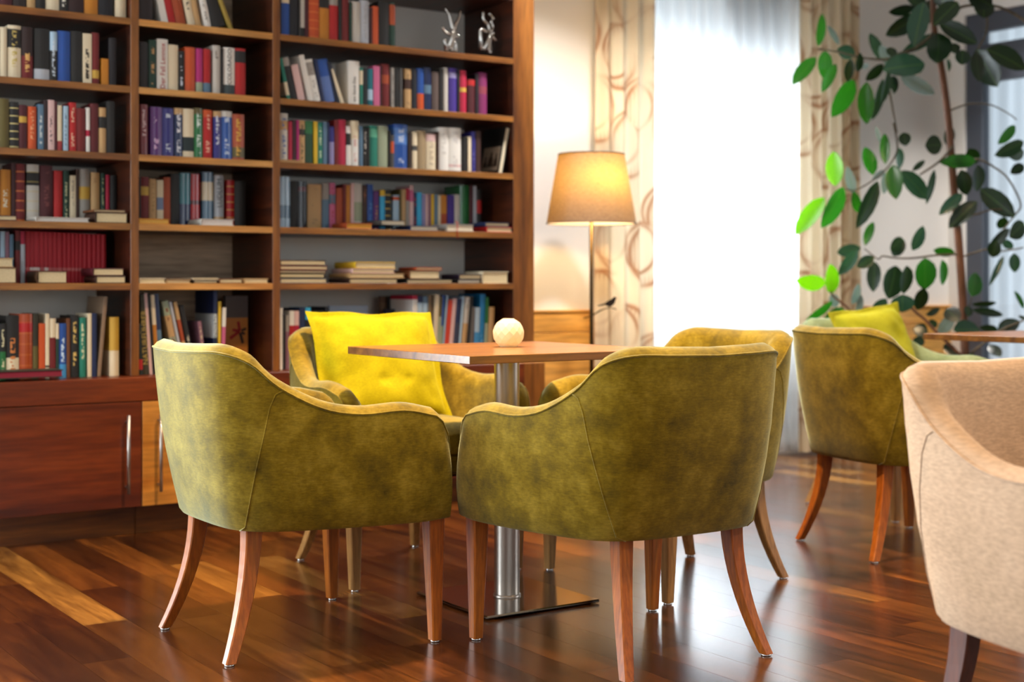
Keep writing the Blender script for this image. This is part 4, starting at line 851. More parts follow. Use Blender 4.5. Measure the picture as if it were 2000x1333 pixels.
# half plan, from the middle of the back (s=0) round to the arm front; outer bottom edge and outer top seam
BOT = [(0, -.262, .325), (.10, -.260, .325), (.185, -.246, .325), (.250, -.200, .325), (.290, -.11, .325), (.322, .02, .325), (.338, .13, .325), (.343, .22, .325), (.340, .275, .328)]
TOP = [(0, -.338, .767), (.13, -.333, .770), (.230, -.303, .770), (.281, -.245, .745), (.302, -.175, .684), (.325, -.07, .630), (.341, .03, .612), (.347, .15, .616), (.345, .245, .598)]
NS = 5
def shell_sections():
    b = sample_curve(BOT, NS); t = sample_curve(TOP, NS); secs = []
    n = len(b)
    for i in range(n):
        B, T = b[i], t[i]
        tan = (t[min(i + 1, n - 1)] - t[max(i - 1, 0)]); tan.z = 0; tan.normalize()
        if i == 0: tan = Vector((1, 0, 0))
        inw = Vector((-tan.y, tan.x, 0))               # towards the inside of the chair
        secs.append((B, T, inw))
    return secs
def section_pts(B, T, inw, shrink=0.0):
    """outer wall, padded top, inner wall"""
    k = T.z - .62; th = .062 + .012 * min(1, max(0, k / .16))
    out = []
    for q in (0, .025, .2, .4, .6, .8, .93, 1):
        p = B.lerp(T, q) - inw * (.012 * math.sin(math.pi * q)); 
        if q == 0: p = p + inw * .006
        out.append(p)
    top = [T + inw * .010 + Vector((0, 0, .012)), T + inw * .028 + Vector((0, 0, .021)), T + inw * (th * .72) + Vector((0, 0, .016)), T + inw * th + Vector((0, 0, -.006))]
    lo = Vector((T.x, T.y, .44)).lerp(Vector((B.x, B.y, .44)), .55) + inw * (th + .018)
    inner = [(T + inw * (th + .006) + Vector((0, 0, -.03))).lerp(lo, q) for q in (.0, .3, .65, 1)]
    return out, top, inner
def chair_meshes():
    secs = shell_sections()
    # arm front: extra sections that round the front over
    B, T, inw = secs[-1]; fr = []
    for dy, dz, dx in ((.022, -.016, .004), (.040, -.048, .009), (.050, -.095, .014)):
        fr.append((B + Vector((-dx * .3, dy * .36, 0)), T + Vector((-dx, dy, dz)), inw))
    half = secs + fr
    full = [(Vector((-b.x, b.y, b.z)), Vector((-t.x, t.y, t.z)), Vector((-w.x, w.y, w.z))) for b, t, w in half[:0:-1]] + half
    P = [section_pts(*s) for s in full]
    n = len(P); mid = n // 2
    cut = 3 * NS + 1                          # section at which the back panel meets the side panel
    # seam line runs from rear corner bottom (nearer the middle) to the top outside: shear the cut with height
    def strip(rows, smooth_close=False):
        V, Fc = [], []; m = len(rows[0])
        for r in rows: V += r
        for i in range(len(rows) - 1):
            for j in range(m - 1): Fc.append((i * m + j, (i + 1) * m + j, (i + 1) * m + j + 1, i * m + j + 1))
        return V, Fc
    outer = [p[0] for p in P]
    # outer grid resampled so that the seam is a straight slanted line
    def outer_pt(sf, j):
        i = min(max(sf, 0), n - 1.0001); k = int(i); f = i - k
        return outer[k][j].lerp(outer[min(k + 1, n - 1)][j], f)
    m = len(outer[0]); seam = [2 * NS + 1.0 + 1.9 * NS * (j / (m - 1)) for j in range(m)]     # offset from the middle
    panels = {}
    back = [[outer_pt(mid + seam[j] * q, j) for j in range(m)] for q in [x / 14 - 1 for x in range(29)]]
    panels['back_panel'] = strip(back)
    nl = n - 1 - mid
    for sg, nm in ((1, 'side_panel'), (-1, 'side_panel_b')):
        rows = [[outer_pt(mid + sg * (seam[j] + (nl - seam[j]) * q), j) for j in range(m)] for q in [x / 24 for x in range(25)]]
        if sg < 0: rows = rows[::-1]
        panels[nm] = strip(rows)
    liner_rows = [[p[0][-1]] + p[1] + p[2] for p in P]
    V, Fc = strip(liner_rows); ml = len(liner_rows[0])
    # close both arm fronts
    for row, p, flip in ((0, P[0], True), (n - 1, P[-1], False)):
        base = len(V); loop = p[0] + p[1] + p[2]
        Bq = Vector((p[2][-1].x, p[0][0].y, .33)); loop = loop + [Bq]
        c = sum(loop, Vector()) / len(loop) + Vector((0, .012, 0))
        V += loop + [c]
        L_ = len(loop)
        for k in range(L_):
            f = (base + k, base + (k + 1) % L_, base + L_)
            Fc.append(f[::-1] if flip else f)
    panels['lining'] = (V, Fc)
    tops = [p[0][-1] for p in P]; seamL = [outer_pt(mid + seam[j], j) for j in range(m)]; seamR = [outer_pt(mid - seam[j], j) for j in range(m)]
    front = [[q for q in P[0][0]], [q for q in P[-1][0]]]
    return panels, tops, seamL, seamR
PANELS, TOPS, SEAML, SEAMR = chair_meshes()
def leg_mesh(kind, sx):
    bm = bmesh.new(); rings = []
    n = 10
    for k in range(n + 1):
        q = k / n; z = .335 * (1 - q) + .006 * q
        if kind == 'rear':
            sw = q ** 1.9
            x = sx * (.178 + .046 * sw); y = -.196 - .078 * sw; hw = .0215 - .008 * q; hd = .0225 - .008 * q
        else:
            x = sx * .300; y = .262 + .006 * q; hw = .0235 - .0095 * q; hd = .0235 - .0095 * q
        c = .003
        rings.append([bm.verts.new((x + a, y + b, z)) for a, b in ((-hw, -hd + c), (-hw + c, -hd), (hw - c, -hd), (hw, -hd + c), (hw, hd - c), (hw - c, hd), (-hw + c, hd), (-hw, hd - c))])
    for a, b in zip(rings, rings[1:]):
        for k in range(8): bm.faces.new((a[(k + 1) % 8], a[k], b[k], b[(k + 1) % 8]))
    bm.faces.new(rings[0]); bm.faces.new(rings[-1][::-1])
    return bm, (x, y)
def make_chair(mat, legm, **kw):
    e = empty('armchair', **kw)
    for nm, (V, Fc) in PANELS.items():
        obj('side_panel' if nm.startswith('side') else nm, V, Fc, mat, e, smooth=True)
    bm = bmesh.new(); add_tube(bm, TOPS, .0028, 6); add_tube(bm, SEAML, .0019, 6); add_tube(bm, SEAMR, .0019, 6)
    bm_obj('piping', bm, mat, e, True)
    # seat cushion
    bm = bmesh.new()
    nx, ny = 14, 14
    def sp(u, v, z): 
        x = u * .252; y = -.215 + (v + 1) / 2 * .515
        return x, y, z
    grid = []
    top = [[None] * (ny + 1) for _ in range(nx + 1)]
    for i in range(nx + 1):
        for j in range(ny + 1):
            u, v = i / nx * 2 - 1, j / ny * 2 - 1
            crown = (1 - u ** 6) * (1 - max(0, v) ** 6)
            x, y, z = sp(u, v, .462 + .035 * crown + .006 * (1 - u * u) * (1 - v * v))
            top[i][j] = bm.verts.new((x, y, z))
    for i in range(nx):
        for j in range(ny): bm.faces.new((top[i][j], top[i + 1][j], top[i + 1][j + 1], top[i][j + 1]))
    edge = [top[i][0] for i in range(nx + 1)] + [top[nx][j] for j in range(1, ny + 1)] + [top[i][ny] for i in range(nx - 1, -1, -1)] + [top[0][j] for j in range(ny - 1, 0, -1)]
    low = [bm.verts.new((v.co.x * 1.0, v.co.y, .40)) for v in edge]
    for k in range(len(edge)): bm.faces.new((edge[k], low[k], low[(k + 1) % len(edge)], edge[(k + 1) % len(edge)]))
    bm_obj('seat_cushion', bm, mat, e, True)
    bm = bmesh.new(); add_box(bm, -.275, .275, .20, .292, .332, .402, .012); bm_obj('seat_rail', bm, mat, e)
    # black cloth under the seat, following the shell
    bmx = bmesh.new(); ring = [Vector((b.x * .88, b.y * .86, 0)) for b, t, w in shell_sections()]
    ring = [Vector((-p.x, p.y, 0)) for p in ring[:0:-1]] + ring
    lo = [bmx.verts.new((p.x, p.y, .320)) for p in ring]; hi = [bmx.verts.new((p.x, p.y, .345)) for p in ring]; q = len(ring)
    for k in range(q): bmx.faces.new((lo[k], lo[(k + 1) % q], hi[(k + 1) % q], hi[k]))
    bmx.faces.new(lo[::-1]); bmx.faces.new(hi)
    bm_obj('dust_cover', bmx, M['black_cloth'], e)
    for kind in ('rear', 'front'):
        for sx in (-1, 1):
            bm, (x, y) = leg_mesh(kind, sx); l = bm_obj('leg', bm, legm, e)
            lathe('glide', [(.0125, 0), (.0125, .004), (.009, .0068)], M['chrome'], l, 14, loc=(x, y, 0))
    return e
def put(e, x, y, rz):
    e.location = (x, y, 0); e.rotation_euler = (0, 0, R(rz)); return e
ch = make_chair(M['green'], M['leg'], label='olive armchair seen from behind, its back square to the square table', cat='armchair', group='armchairs around the square table')
put(ch, 2.310, 2.905, 0)
def another(x, y, rz, label, group=None, mat=None, legm=None):
    c = copy_tree(ch); put(c, x, y, rz); c['label'] = label
    if group: c['group'] = group
    elif 'group' in c.keys(): del c['group']
    if mat:
        for k in c.children:
            if k.data and k.data.materials[0] == M['green'] and mat: k.material_slots[0].link = 'OBJECT'; k.material_slots[0].material = mat
            if k.data and k.data.materials[0] == M['leg'] and legm: k.material_slots[0].link = 'OBJECT'; k.material_slots[0].material = legm
    return c
G1 = 'armchairs around the square table'
another(1.642, 3.517, -90, 'olive armchair in front of the walnut cabinets, seen from its side and back', G1)
another(2.318, 4.148, 180, 'olive armchair with the big yellow cushion, facing the table from the bookshelves', G1, M['green'], M['leg_pale'])
another(2.968, 3.512, 90, 'olive armchair on the window side of the square table, half hidden behind another', G1, M['green'], M['leg_pale'])
another(3.995, 3.465, -102, 'olive armchair by the rubber plant, back turned, drawn up to the second table')
another(4.675, 4.085, 180, 'armchair coloured pale for window light, holding the lime cushion behind the second table', None, M['green_lit'], M['leg_pale'])
M['leg_dark'] = wood('dark_oak_leg', '#4a2010', '#5c2a14', '#6a341a', 'z', 2.2, .45)
another(2.340, 1.522, 180, 'beige armchair cut by the picture edge, closest to the viewer', None, M['beige'], M['leg_dark'])

# ------------------------------------------------------------------ tables
def make_table(w, label):
    e = empty('table', label=label, cat='table')
    box('tabletop', -w / 2, w / 2, -w / 2, w / 2, .727, .750, M['table'], e, .0015)
    box('mounting_plate', -.19, .19, -.19, .19, .719, .7268, M['black'], e, .001)
    lathe('column', [(.0375, .012), (.0375, .719)], M['steel'], e, 40, capb=False, capt=False)
    lathe('collar', [(.041, .012), (.041, .017), (.0378, .018)], M['steel'], e, 40, capb=False, capt=False)
    b = box('base_plate', -.198, .198, -.198, .198, .003, .012, M['steel_plate'], e, .0035)
    for sx in (-1, 1):
        for sy in (-1, 1): lathe('foot_pad', [(.012, 0), (.012, .003)], M['black'], b, 12, loc=(sx * .17, sy * .17, 0))
    return e
t1 = make_table(.70, 'square walnut table on a steel column, holding the tealight'); t1.location = (2.345, 3.53, 0)
t2 = make_table(.70, 'walnut table by the rubber plant, cut by the picture edge'); t2.location = (4.705, 3.315, 0)

# ------------------------------------------------------------------ faceted tealight holder
def tealight():
    e = empty('tealight_holder', at(993, 678, 4.285) * 1, label='glowing white faceted tealight holder on the walnut table', cat='candle holder')
    e.location.z = .7502
    bm = bmesh.new(); rr, n, r0 = 7, 12, .0475; rings = []
    z0, z1 = -.041, .0445
    for k in range(rr + 1):
        z = z0 + (z1 - z0) * k / rr; r = math.sqrt(max(.0001, r0 * r0 - z * z)); off = .5 * (k % 2)
        rings.append([bm.verts.new((r * math.cos(2 * math.pi * (j + off) / n), r * math.sin(2 * math.pi * (j + off) / n), z - z0)) for j in range(n)])
    for k in range(rr):
        a, b = rings[k], rings[k + 1]
        for j in range(n):
            if k % 2 == 0: bm.faces.new((a[j], a[(j + 1) % n], b[j])); bm.faces.new((a[(j + 1) % n], b[(j + 1) % n], b[j]))
            else: bm.faces.new((a[j], b[(j + 1) % n], b[j])); bm.faces.new((a[j], a[(j + 1) % n], b[(j + 1) % n]))
    bm.faces.new(rings[0][::-1])
    m, nt, N, L, p = new_mat('bisque_porcelain')
    p.inputs['Base Color'].default_value = c4('#dccdb8'); p.inputs['Roughness'].default_value = .55
    t = node(N, 'ShaderNodeBsdfTranslucent'); t.inputs[0].default_value = c4('#f0dcb8')
    ms = node(N, 'ShaderNodeMixShader'); ms.inputs[0].default_value = .4; L.new(p.outputs[0], ms.inputs[1]); L.new(t.outputs[0], ms.inputs[2]); L.new(ms.outputs[0], N['Material Output'].inputs[0])
    bm_obj('shell', bm, m, e)
    cup = lathe('tealight', [(.018, .002), (.019, .014), (.0175, .014), (.0175, .012), (.001, .012)], M['chrome'], e, 20)
    fm, nt, N, L, p = new_mat('flame'); p.inputs['Emission Color'].default_value = (1, .62, .22, 1); p.inputs['Emission Strength'].default_value = 30
    lathe('flame', [(.0005, .016), (.0035, .022), (.0028, .03), (.0004, .04)], fm, cup, 10)
    l = bpy.data.lights.new('candle_light', 'POINT'); l.energy = CANDLE; l.color = (1, .72, .38); l.shadow_soft_size = .008
    lo = bpy.data.objects.new('candle_light', l); COL.objects.link(lo); lo.parent = e; lo.location = (0, 0, .058)
tealight()

# ------------------------------------------------------------------ cushions
def cushion(name, w, h, t, mat, label, loc, rot, pinch=.05, flange=.030, seed=1):
    n = 40; r = random.Random(seed); V, Fc = [], []
    ph = [r.uniform(0, 6.28) for _ in range(8)]
    def edge(u, v):          # concave sides, pulled out corners
        return u * (1 - pinch * (1 - v * v) ) , v * (1 - pinch * (1 - u * u))
    for side in (1, -1):
        for i in range(n + 1):
            for j in range(n + 1):
                u, v = i / n * 2 - 1, j / n * 2 - 1
                x, z = edge(u, v)
                f0 = 1 - flange / (w / 2)
                a = max(0, 1 - (abs(u) / f0) ** 3.0) if abs(u) < f0 else 0; b = max(0, 1 - (abs(v) / f0) ** 3.0) if abs(v) < f0 else 0
                puff = (a * b) ** .42
                wr = .0045 * math.sin(5 * u + 3 * v + ph[0]) * math.sin(4 * v - 3 * u + ph[1]) + .003 * math.sin(11 * u * v + ph[2]) + .003 * math.sin(9 * u + ph[3]) * math.sin(8 * v + ph[4])
                wr += .0035 * math.sin(16 * (u + .6 * v) + ph[6]) * math.exp(-((abs(u) - .62) ** 2 + (abs(v) - .62) ** 2) / .09) + .0022 * math.sin(24 * (v - .3 * u) + ph[7]) * abs(u) ** 2
                rim = .009 * math.sin(7 * u + 5 * v + ph[5]) * (1 - puff) ** 2
                tuft = 0
                for tx, tz in ((-.12, -.30), (.28, -.30)):
                    tuft += .010 * math.exp(-((u - tx) ** 2 + (v - tz) ** 2) / .006)
                V.append((x * w / 2, -side * (t / 2 * puff + wr * puff - (tuft if side > 0 else 0) * puff + .0012) + rim, z * h / 2))
    m = (n + 1) ** 2
    for i in range(n):
        for j in range(n):
            q = (i * (n + 1) + j, (i + 1) * (n + 1) + j, (i + 1) * (n + 1) + j + 1, i * (n + 1) + j + 1)
            Fc.append(q); Fc.append(tuple(m + k for k in q[::-1]))
    bd = [i * (n + 1) for i in range(n + 1)] + [n * (n + 1) + j for j in range(1, n + 1)] + [i * (n + 1) + n for i in range(n - 1, -1, -1)] + [j for j in range(n - 1, 0, -1)]
    for k in range(len(bd)):
        a, b = bd[k], bd[(k + 1) % len(bd)]; Fc.append((b, a, m + a, m + b))
    o = obj(name, V, Fc, mat, smooth=True, loc=loc); o.rotation_euler = rot
    sb = o.modifiers.new('smooth', 'SUBSURF'); sb.levels = 1; sb.render_levels = 1
    return tag(o, label, 'cushion')
cushion('cushion', .485, .43, .14, M['yellow'], 'large vivid yellow velvet cushion leaning in an olive armchair', (2.316, 4.262, .652), (R(-24), R(1.0), R(-2)), seed=4)
cushion('cushion', .46, .40, .13, M['lime'], 'lime green velvet cushion propped in the pale window-lit armchair', (4.725, 4.215, .655), (R(-20), R(-5.0), R(3)), seed=6)

# ------------------------------------------------------------------ floor lamp with bird ornament
lampx, lampy = pixx(1155, 5.33), 5.33
dl = depth(lampx, lampy)
lp = empty('floor_lamp', (lampx, lampy, 0), label='lit floor lamp with a taupe drum shade and a bird on its pole', cat='lamp')
lathe('foot_disc', [(.15, 0), (.15, .008), (.145, .014), (.012, .02)], M['bronze'], lp, 40)
tube('pole', [(0, 0, .015), (0, 0, 1.50)], .0085, M['bronze'], lp, 12)
zb, zt = pixz(437, dl), pixz(302, dl); rb_, rt = 88 / F * dl, 65 / F * dl
m, nt, N, L, p = new_mat('linen_shade')
tc = node(N, 'ShaderNodeTexCoord'); nz = node(N, 'ShaderNodeTexNoise'); mp = node(N, 'ShaderNodeMapping'); mp.inputs['Scale'].default_value = (60, 60, 220)
L.new(tc.outputs['Object'], mp.inputs[0]); L.new(mp.outputs[0], nz.inputs[0]); nz.inputs['Scale'].default_value = 1.5
rr_ = ramp(N, [(.3, '#564c44'), (.7, '#6e645a')]); L.new(nz.outputs['Fac'], rr_.inputs[0])
geo = node(N, 'ShaderNodeNewGeometry'); bk = node(N, 'ShaderNodeMix', data_type='RGBA'); bk.inputs[7].default_value = c4('#e8dcc4'); L.new(geo.outputs['Backfacing'], bk.inputs[0]); L.new(rr_.outputs[0], bk.inputs[6]); L.new(bk.outputs[2], p.inputs['Base Color']); p.inputs['Roughness'].default_value = .9
tl = node(N, 'ShaderNodeBsdfTranslucent'); r5 = ramp(N, [(.3, '#8a6830'), (.7, '#a88440')]); L.new(nz.outputs['Fac'], r5.inputs[0]); L.new(r5.outputs[0], tl.inputs[0])
ms = node(N, 'ShaderNodeMixShader'); ms.inputs[0].default_value = .15; L.new(p.outputs[0], ms.inputs[1]); L.new(tl.outputs[0], ms.inputs[2]); L.new(ms.outputs[0], N['Material Output'].inputs[0])
M['shade'] = m
M['shade_in'] = plain('shade_lining', '#e8dcc8', .8)
sd = lathe('lamp_shade', [(rb_, zb), (rt, zt)], M['shade'], lp, 56, capb=False, capt=False)
for r_, z_ in ((rb_, zb), (rt, zt)):
    tube('hem', [(r_ * math.cos(a / 56 * 2 * math.pi), r_ * math.sin(a / 56 * 2 * math.pi), z_) for a in range(57)], .003, plain('shade_hem', '#5c5148', .8), sd, 6)
bm = bmesh.new()
for k in range(3):
    a = k * 2 * math.pi / 3; add_tube(bm, [(0, 0, 1.47), (rt * .98 * math.cos(a), rt * .98 * math.sin(a), zt - .012)], .002, 6)
bm_obj('shade_spider', bm, M['bronze'], lp)
bl, nt, N, L, p = new_mat('bulb_glow'); p.inputs['Emission Color'].default_value = (1, .74, .42, 1); p.inputs['Emission Strength'].default_value = 12
lathe('bulb', [(.004, 1.36), (.02, 1.37), (.03, 1.40), (.026, 1.43), (.014, 1.46), (.012, 1.49)], bl, lp, 16)
l = bpy.data.lights.new('lamp_light', 'POINT'); l.energy = LAMP; l.color = (1, .70, .38); l.shadow_soft_size = .06
lo = bpy.data.objects.new('lamp_light', l); COL.objects.link(lo); lo.parent = lp; lo.location = (-.01, -.075, 1.42)
# bird on a twig: thin cut metal
def bpt(x, y):      # crop (1130,540) scale 6.665 -> lamp plane facing the room
    u, v = 1130 + x / 6.665, 540 + y / 6.665
    return ((u - 1155) / F * dl * 1.0, pixz(v, dl))
bird = [(495, 284), (478, 268), (462, 264), (447, 276), (432, 294), (400, 308), (370, 326), (340, 350), (296, 364), (243, 378), (246, 388), (300, 382), (345, 374), (362, 384), (385, 392), (400, 394), (399, 412), (410, 412), (412, 394), (440, 380), (462, 358), (474, 334), (480, 305)]
twig = [(60, 540), (105, 530), (150, 514), (200, 486), (262, 446), (330, 418), (400, 404), (450, 408), (478, 418), (495, 436), (482, 440), (462, 424), (440, 420), (400, 416), (340, 430), (275, 460), (210, 500), (155, 528), (108, 541), (62, 550)]
def plate(name, pts, mat, parent):
    bm = bmesh.new(); P2 = [bpt(*p) for p in pts]
    a = [bm.verts.new((x, -.0125, z)) for x, z in P2]; b = [bm.verts.new((x, -.0095, z)) for x, z in P2]
    f1 = bm.faces.new(a); f2 = bm.faces.new(b[::-1]); n = len(P2)
    for k in range(n): bm.faces.new((a[k], b[k], b[(k + 1) % n], a[(k + 1) % n]))
    bmesh.ops.triangulate(bm, faces=[f1, f2]); bmesh.ops.recalc_face_normals(bm, faces=bm.faces)
    o = bm_obj(name, bm, mat, parent); o.rotation_euler = (0, 0, -YAW); return o
plate('bird', bird, M['dark_metal'], lp); plate('twig', twig, M['bronze'], lp)

# ------------------------------------------------------------------ two silver figures on the top visible shelf
def figure(cu, pts, label):
    Y = YU + .10; x = pixx(cu, Y); e = empty('figurine', (x, Y, SHZ['A'] + .0005), label=label, cat='figurine', group=None)
    d = depth(x, Y)
    def q(px, py, dy=0):
        u, v = 850 + px / 11.107, py / 11.107
        return ((u - cu) / F * d, dy, max(.019, pixz(v, d) - SHZ['A']))
    bm = bmesh.new(); add_box(bm, -.03, .085, -.03, .03, 0, .006, .0015); bm_obj('plinth', bm, M['chrome'], e)
    for k, (nm, path, rad) in enumerate(pts):
        P = catmull([q(*p) for p in path], 4); m_ = len(P)
        rd = [rad[0] + (rad[1] - rad[0]) * i / (m_ - 1) for i in range(m_)]
        o = tube(nm, P, rd, M['chrome'], e, 10)
    return e
figure(878, [('body', [(330, 1090), (370, 930), (400, 800), (430, 640)], (.016, .010)), ('leg', [(150, 880, -.01), (180, 1000, -.01), (230, 1100, 0)], (.008, .010)), ('leg', [(330, 690, -.02), (300, 850, -.02), (250, 1050, -.01)], (.006, .007)),
             ('leg', [(430, 880), (470, 980), (460, 1100)], (.010, .008)), ('arm', [(400, 650), (350, 500), (300, 350), (195, 180)], (.009, .005)), ('arm', [(430, 650), (480, 500), (550, 380), (590, 190)], (.009, .005)),
             ('arm', [(420, 700), (470, 780), (525, 755)], (.007, .008)), ('head', [(395, 640, -.01), (390, 610, -.01)], (.011, .010)), ('arm', [(400, 760), (250, 700, .01), (150, 590, .01)], (.008, .005))],
       'silver dancing figurine with raised arms, beside the grey back panel')
figure(946, [('body', [(1170, 1100), (1190, 950), (1210, 800), (1230, 690)], (.015, .010)), ('leg', [(930, 630, -.01), (940, 850, -.01), (990, 1090, 0)], (.007, .011)), ('leg', [(1150, 780, -.02), (1080, 950, -.02), (1010, 1090, -.01)], (.007, .009)),
             ('leg', [(1210, 940), (1230, 1020), (1215, 1150)], (.011, .010)), ('arm', [(1200, 660), (1150, 520), (1050, 430), (1035, 240)], (.009, .005)), ('arm', [(1230, 690), (1290, 560), (1240, 450), (1310, 390), (1190, 275)], (.008, .006)),
             ('arm', [(1230, 740), (1290, 800), (1375, 850)], (.008, .010)), ('arm', [(1220, 720), (1100, 690, -.01), (930, 640, -.01)], (.007, .007)), ('head', [(1245, 735, -.01), (1270, 720, -.01)], (.010, .010))],
       'silver dancing figurine with crossing arms, closer to the bookcase end')
# ------------------------------------------------------------------ rubber plant
PD = 7.15                                  # distance of the trunk from the viewpoint
P1, P2, P3, P4, P5, P6 = ((1500, 0), 5.127), ((1740, 0), 5.127), ((1540, 240), 5.332), ((1750, 240), 5.332), ((1540, 450), 5.332), ((1750, 450), 5.332)
base = at(1888, 900, PD); base.z = 0
plant = empty('rubber_plant', base, label='tall rubber plant with glossy dark leaves spreading before the corner window', cat='plant')
def leaf_mat(name, col, trans, tcol, rough=.28, under=None):
    m, nt, N, L, p = new_mat(name)
    tc = node(N, 'ShaderNodeTexCoord'); sx = node(N, 'ShaderNodeSeparateXYZ'); L.new(tc.outputs['Object'], sx.inputs[0])
    ab = node(N, 'ShaderNodeMath', operation='ABSOLUTE'); L.new(sx.outputs[0], ab.inputs[0])
    rb = ramp(N, [(0, '#5a7838'), (.025, col), (1, col)]); L.new(ab.outputs[0], rb.inputs[0])
    oi = node(N, 'ShaderNodeObjectInfo'); rv = ramp(N, [(0, '#9a9a9a'), (1, '#ffffff')]); L.new(oi.outputs['Random'], rv.inputs[0])
    mx = node(N, 'ShaderNodeMix', data_type='RGBA', blend_type='MULTIPLY'); mx.inputs[0].default_value = 1; L.new(rb.outputs[0], mx.inputs[6]); L.new(rv.outputs[0], mx.inputs[7])
    L.new(mx.outputs[2], p.inputs['Base Color']); p.inputs['Roughness'].default_value = rough
    t = node(N, 'ShaderNodeBsdfTranslucent'); t.inputs[0].default_value = c4(tcol)
    ms = node(N, 'ShaderNodeMixShader'); ms.inputs[0].default_value = trans; L.new(p.outputs[0], ms.inputs[1]); L.new(t.outputs[0], ms.inputs[2]); L.new(ms.outputs[0], N['Material Output'].inputs[0])
    return m
LM = {'d': leaf_mat('leaf_dark', '#0a2212', .08, '#245c14'), 'm': leaf_mat('leaf_green', '#1f5a1c', .22, '#2f8a10'), 'b': leaf_mat('leaf_young_lit', '#4c9a14', .36, '#78c008', .35), 't': leaf_mat('leaf_grey_green', '#20423a', .12, '#4a7a48', .22), 'p': leaf_mat('leaf_pale', '#9fb2b0', .1, '#90b090', .16)}  # the young leaves' bright green also stands for light shining through
def leaf_mesh(key):
    """unit leaf: base at 0, tip at y=1, half width .5 at the widest; folded along the midrib and curving down"""
    prof = [(0, .03), (.07, .2), (.2, .40), (.4, .5), (.6, .49), (.8, .36), (.93, .17), (1, 0)]
    V, Fc = [], []
    for y, w in prof:
        dz = -.16 * y * y
        V += [(-w, y, dz + .10 * w), (0, y, dz - .015), (w, y, dz + .10 * w)]
    for i in range(len(prof) - 1):
        a = i * 3
        Fc += [(a, a + 1, a + 4, a + 3), (a + 1, a + 2, a + 5, a + 4)]
    me = bpy.data.meshes.new('leaf'); me.from_pydata(V, [], Fc); me.update(); me.polygons.foreach_set('use_smooth', [True] * len(Fc)); me.materials.append(LM[key]); return me
LMESH = {k: leaf_mesh(k) for k in LM}
rl_ = random.Random(11)
FWD, RGT = Vector((SN, CS, 0)), Vector((CS, -SN, 0))
def leaf(crop, x0, y0, x1, y1, w, key):
    (ox, oy), s = crop; u0, v0, u1, v1 = ox + x0 / s, oy + y0 / s, ox + x1 / s, oy + y1 / s
    d0 = PD + rl_.uniform(-.22, .15); d1 = d0 + rl_.uniform(-.07, .04)
    a, b = at(u0, v0, d0), at(u1, v1, d1); ax = b - a; ln = ax.length * 1.12; ax.normalize()
    wd = 1.25 * w / s / F * d0
    roll = rl_.uniform(-.55, .55)
    face = -FWD - ax * (-FWD).dot(ax); face.normalize(); side = ax.cross(face).normalized()
    nrm = (face * math.cos(roll) + side * math.sin(roll)); xx = ax.cross(nrm).normalized()
    o = bpy.data.objects.new('leaf', LMESH[key]); COL.objects.link(o); o.parent = plant
    wd /= max(.8, math.cos(roll))
    mtx = Matrix((xx * wd, ax * ln, nrm * ln * .9)).transposed().to_4x4(); mtx.translation = a - base
    o.matrix_local = mtx
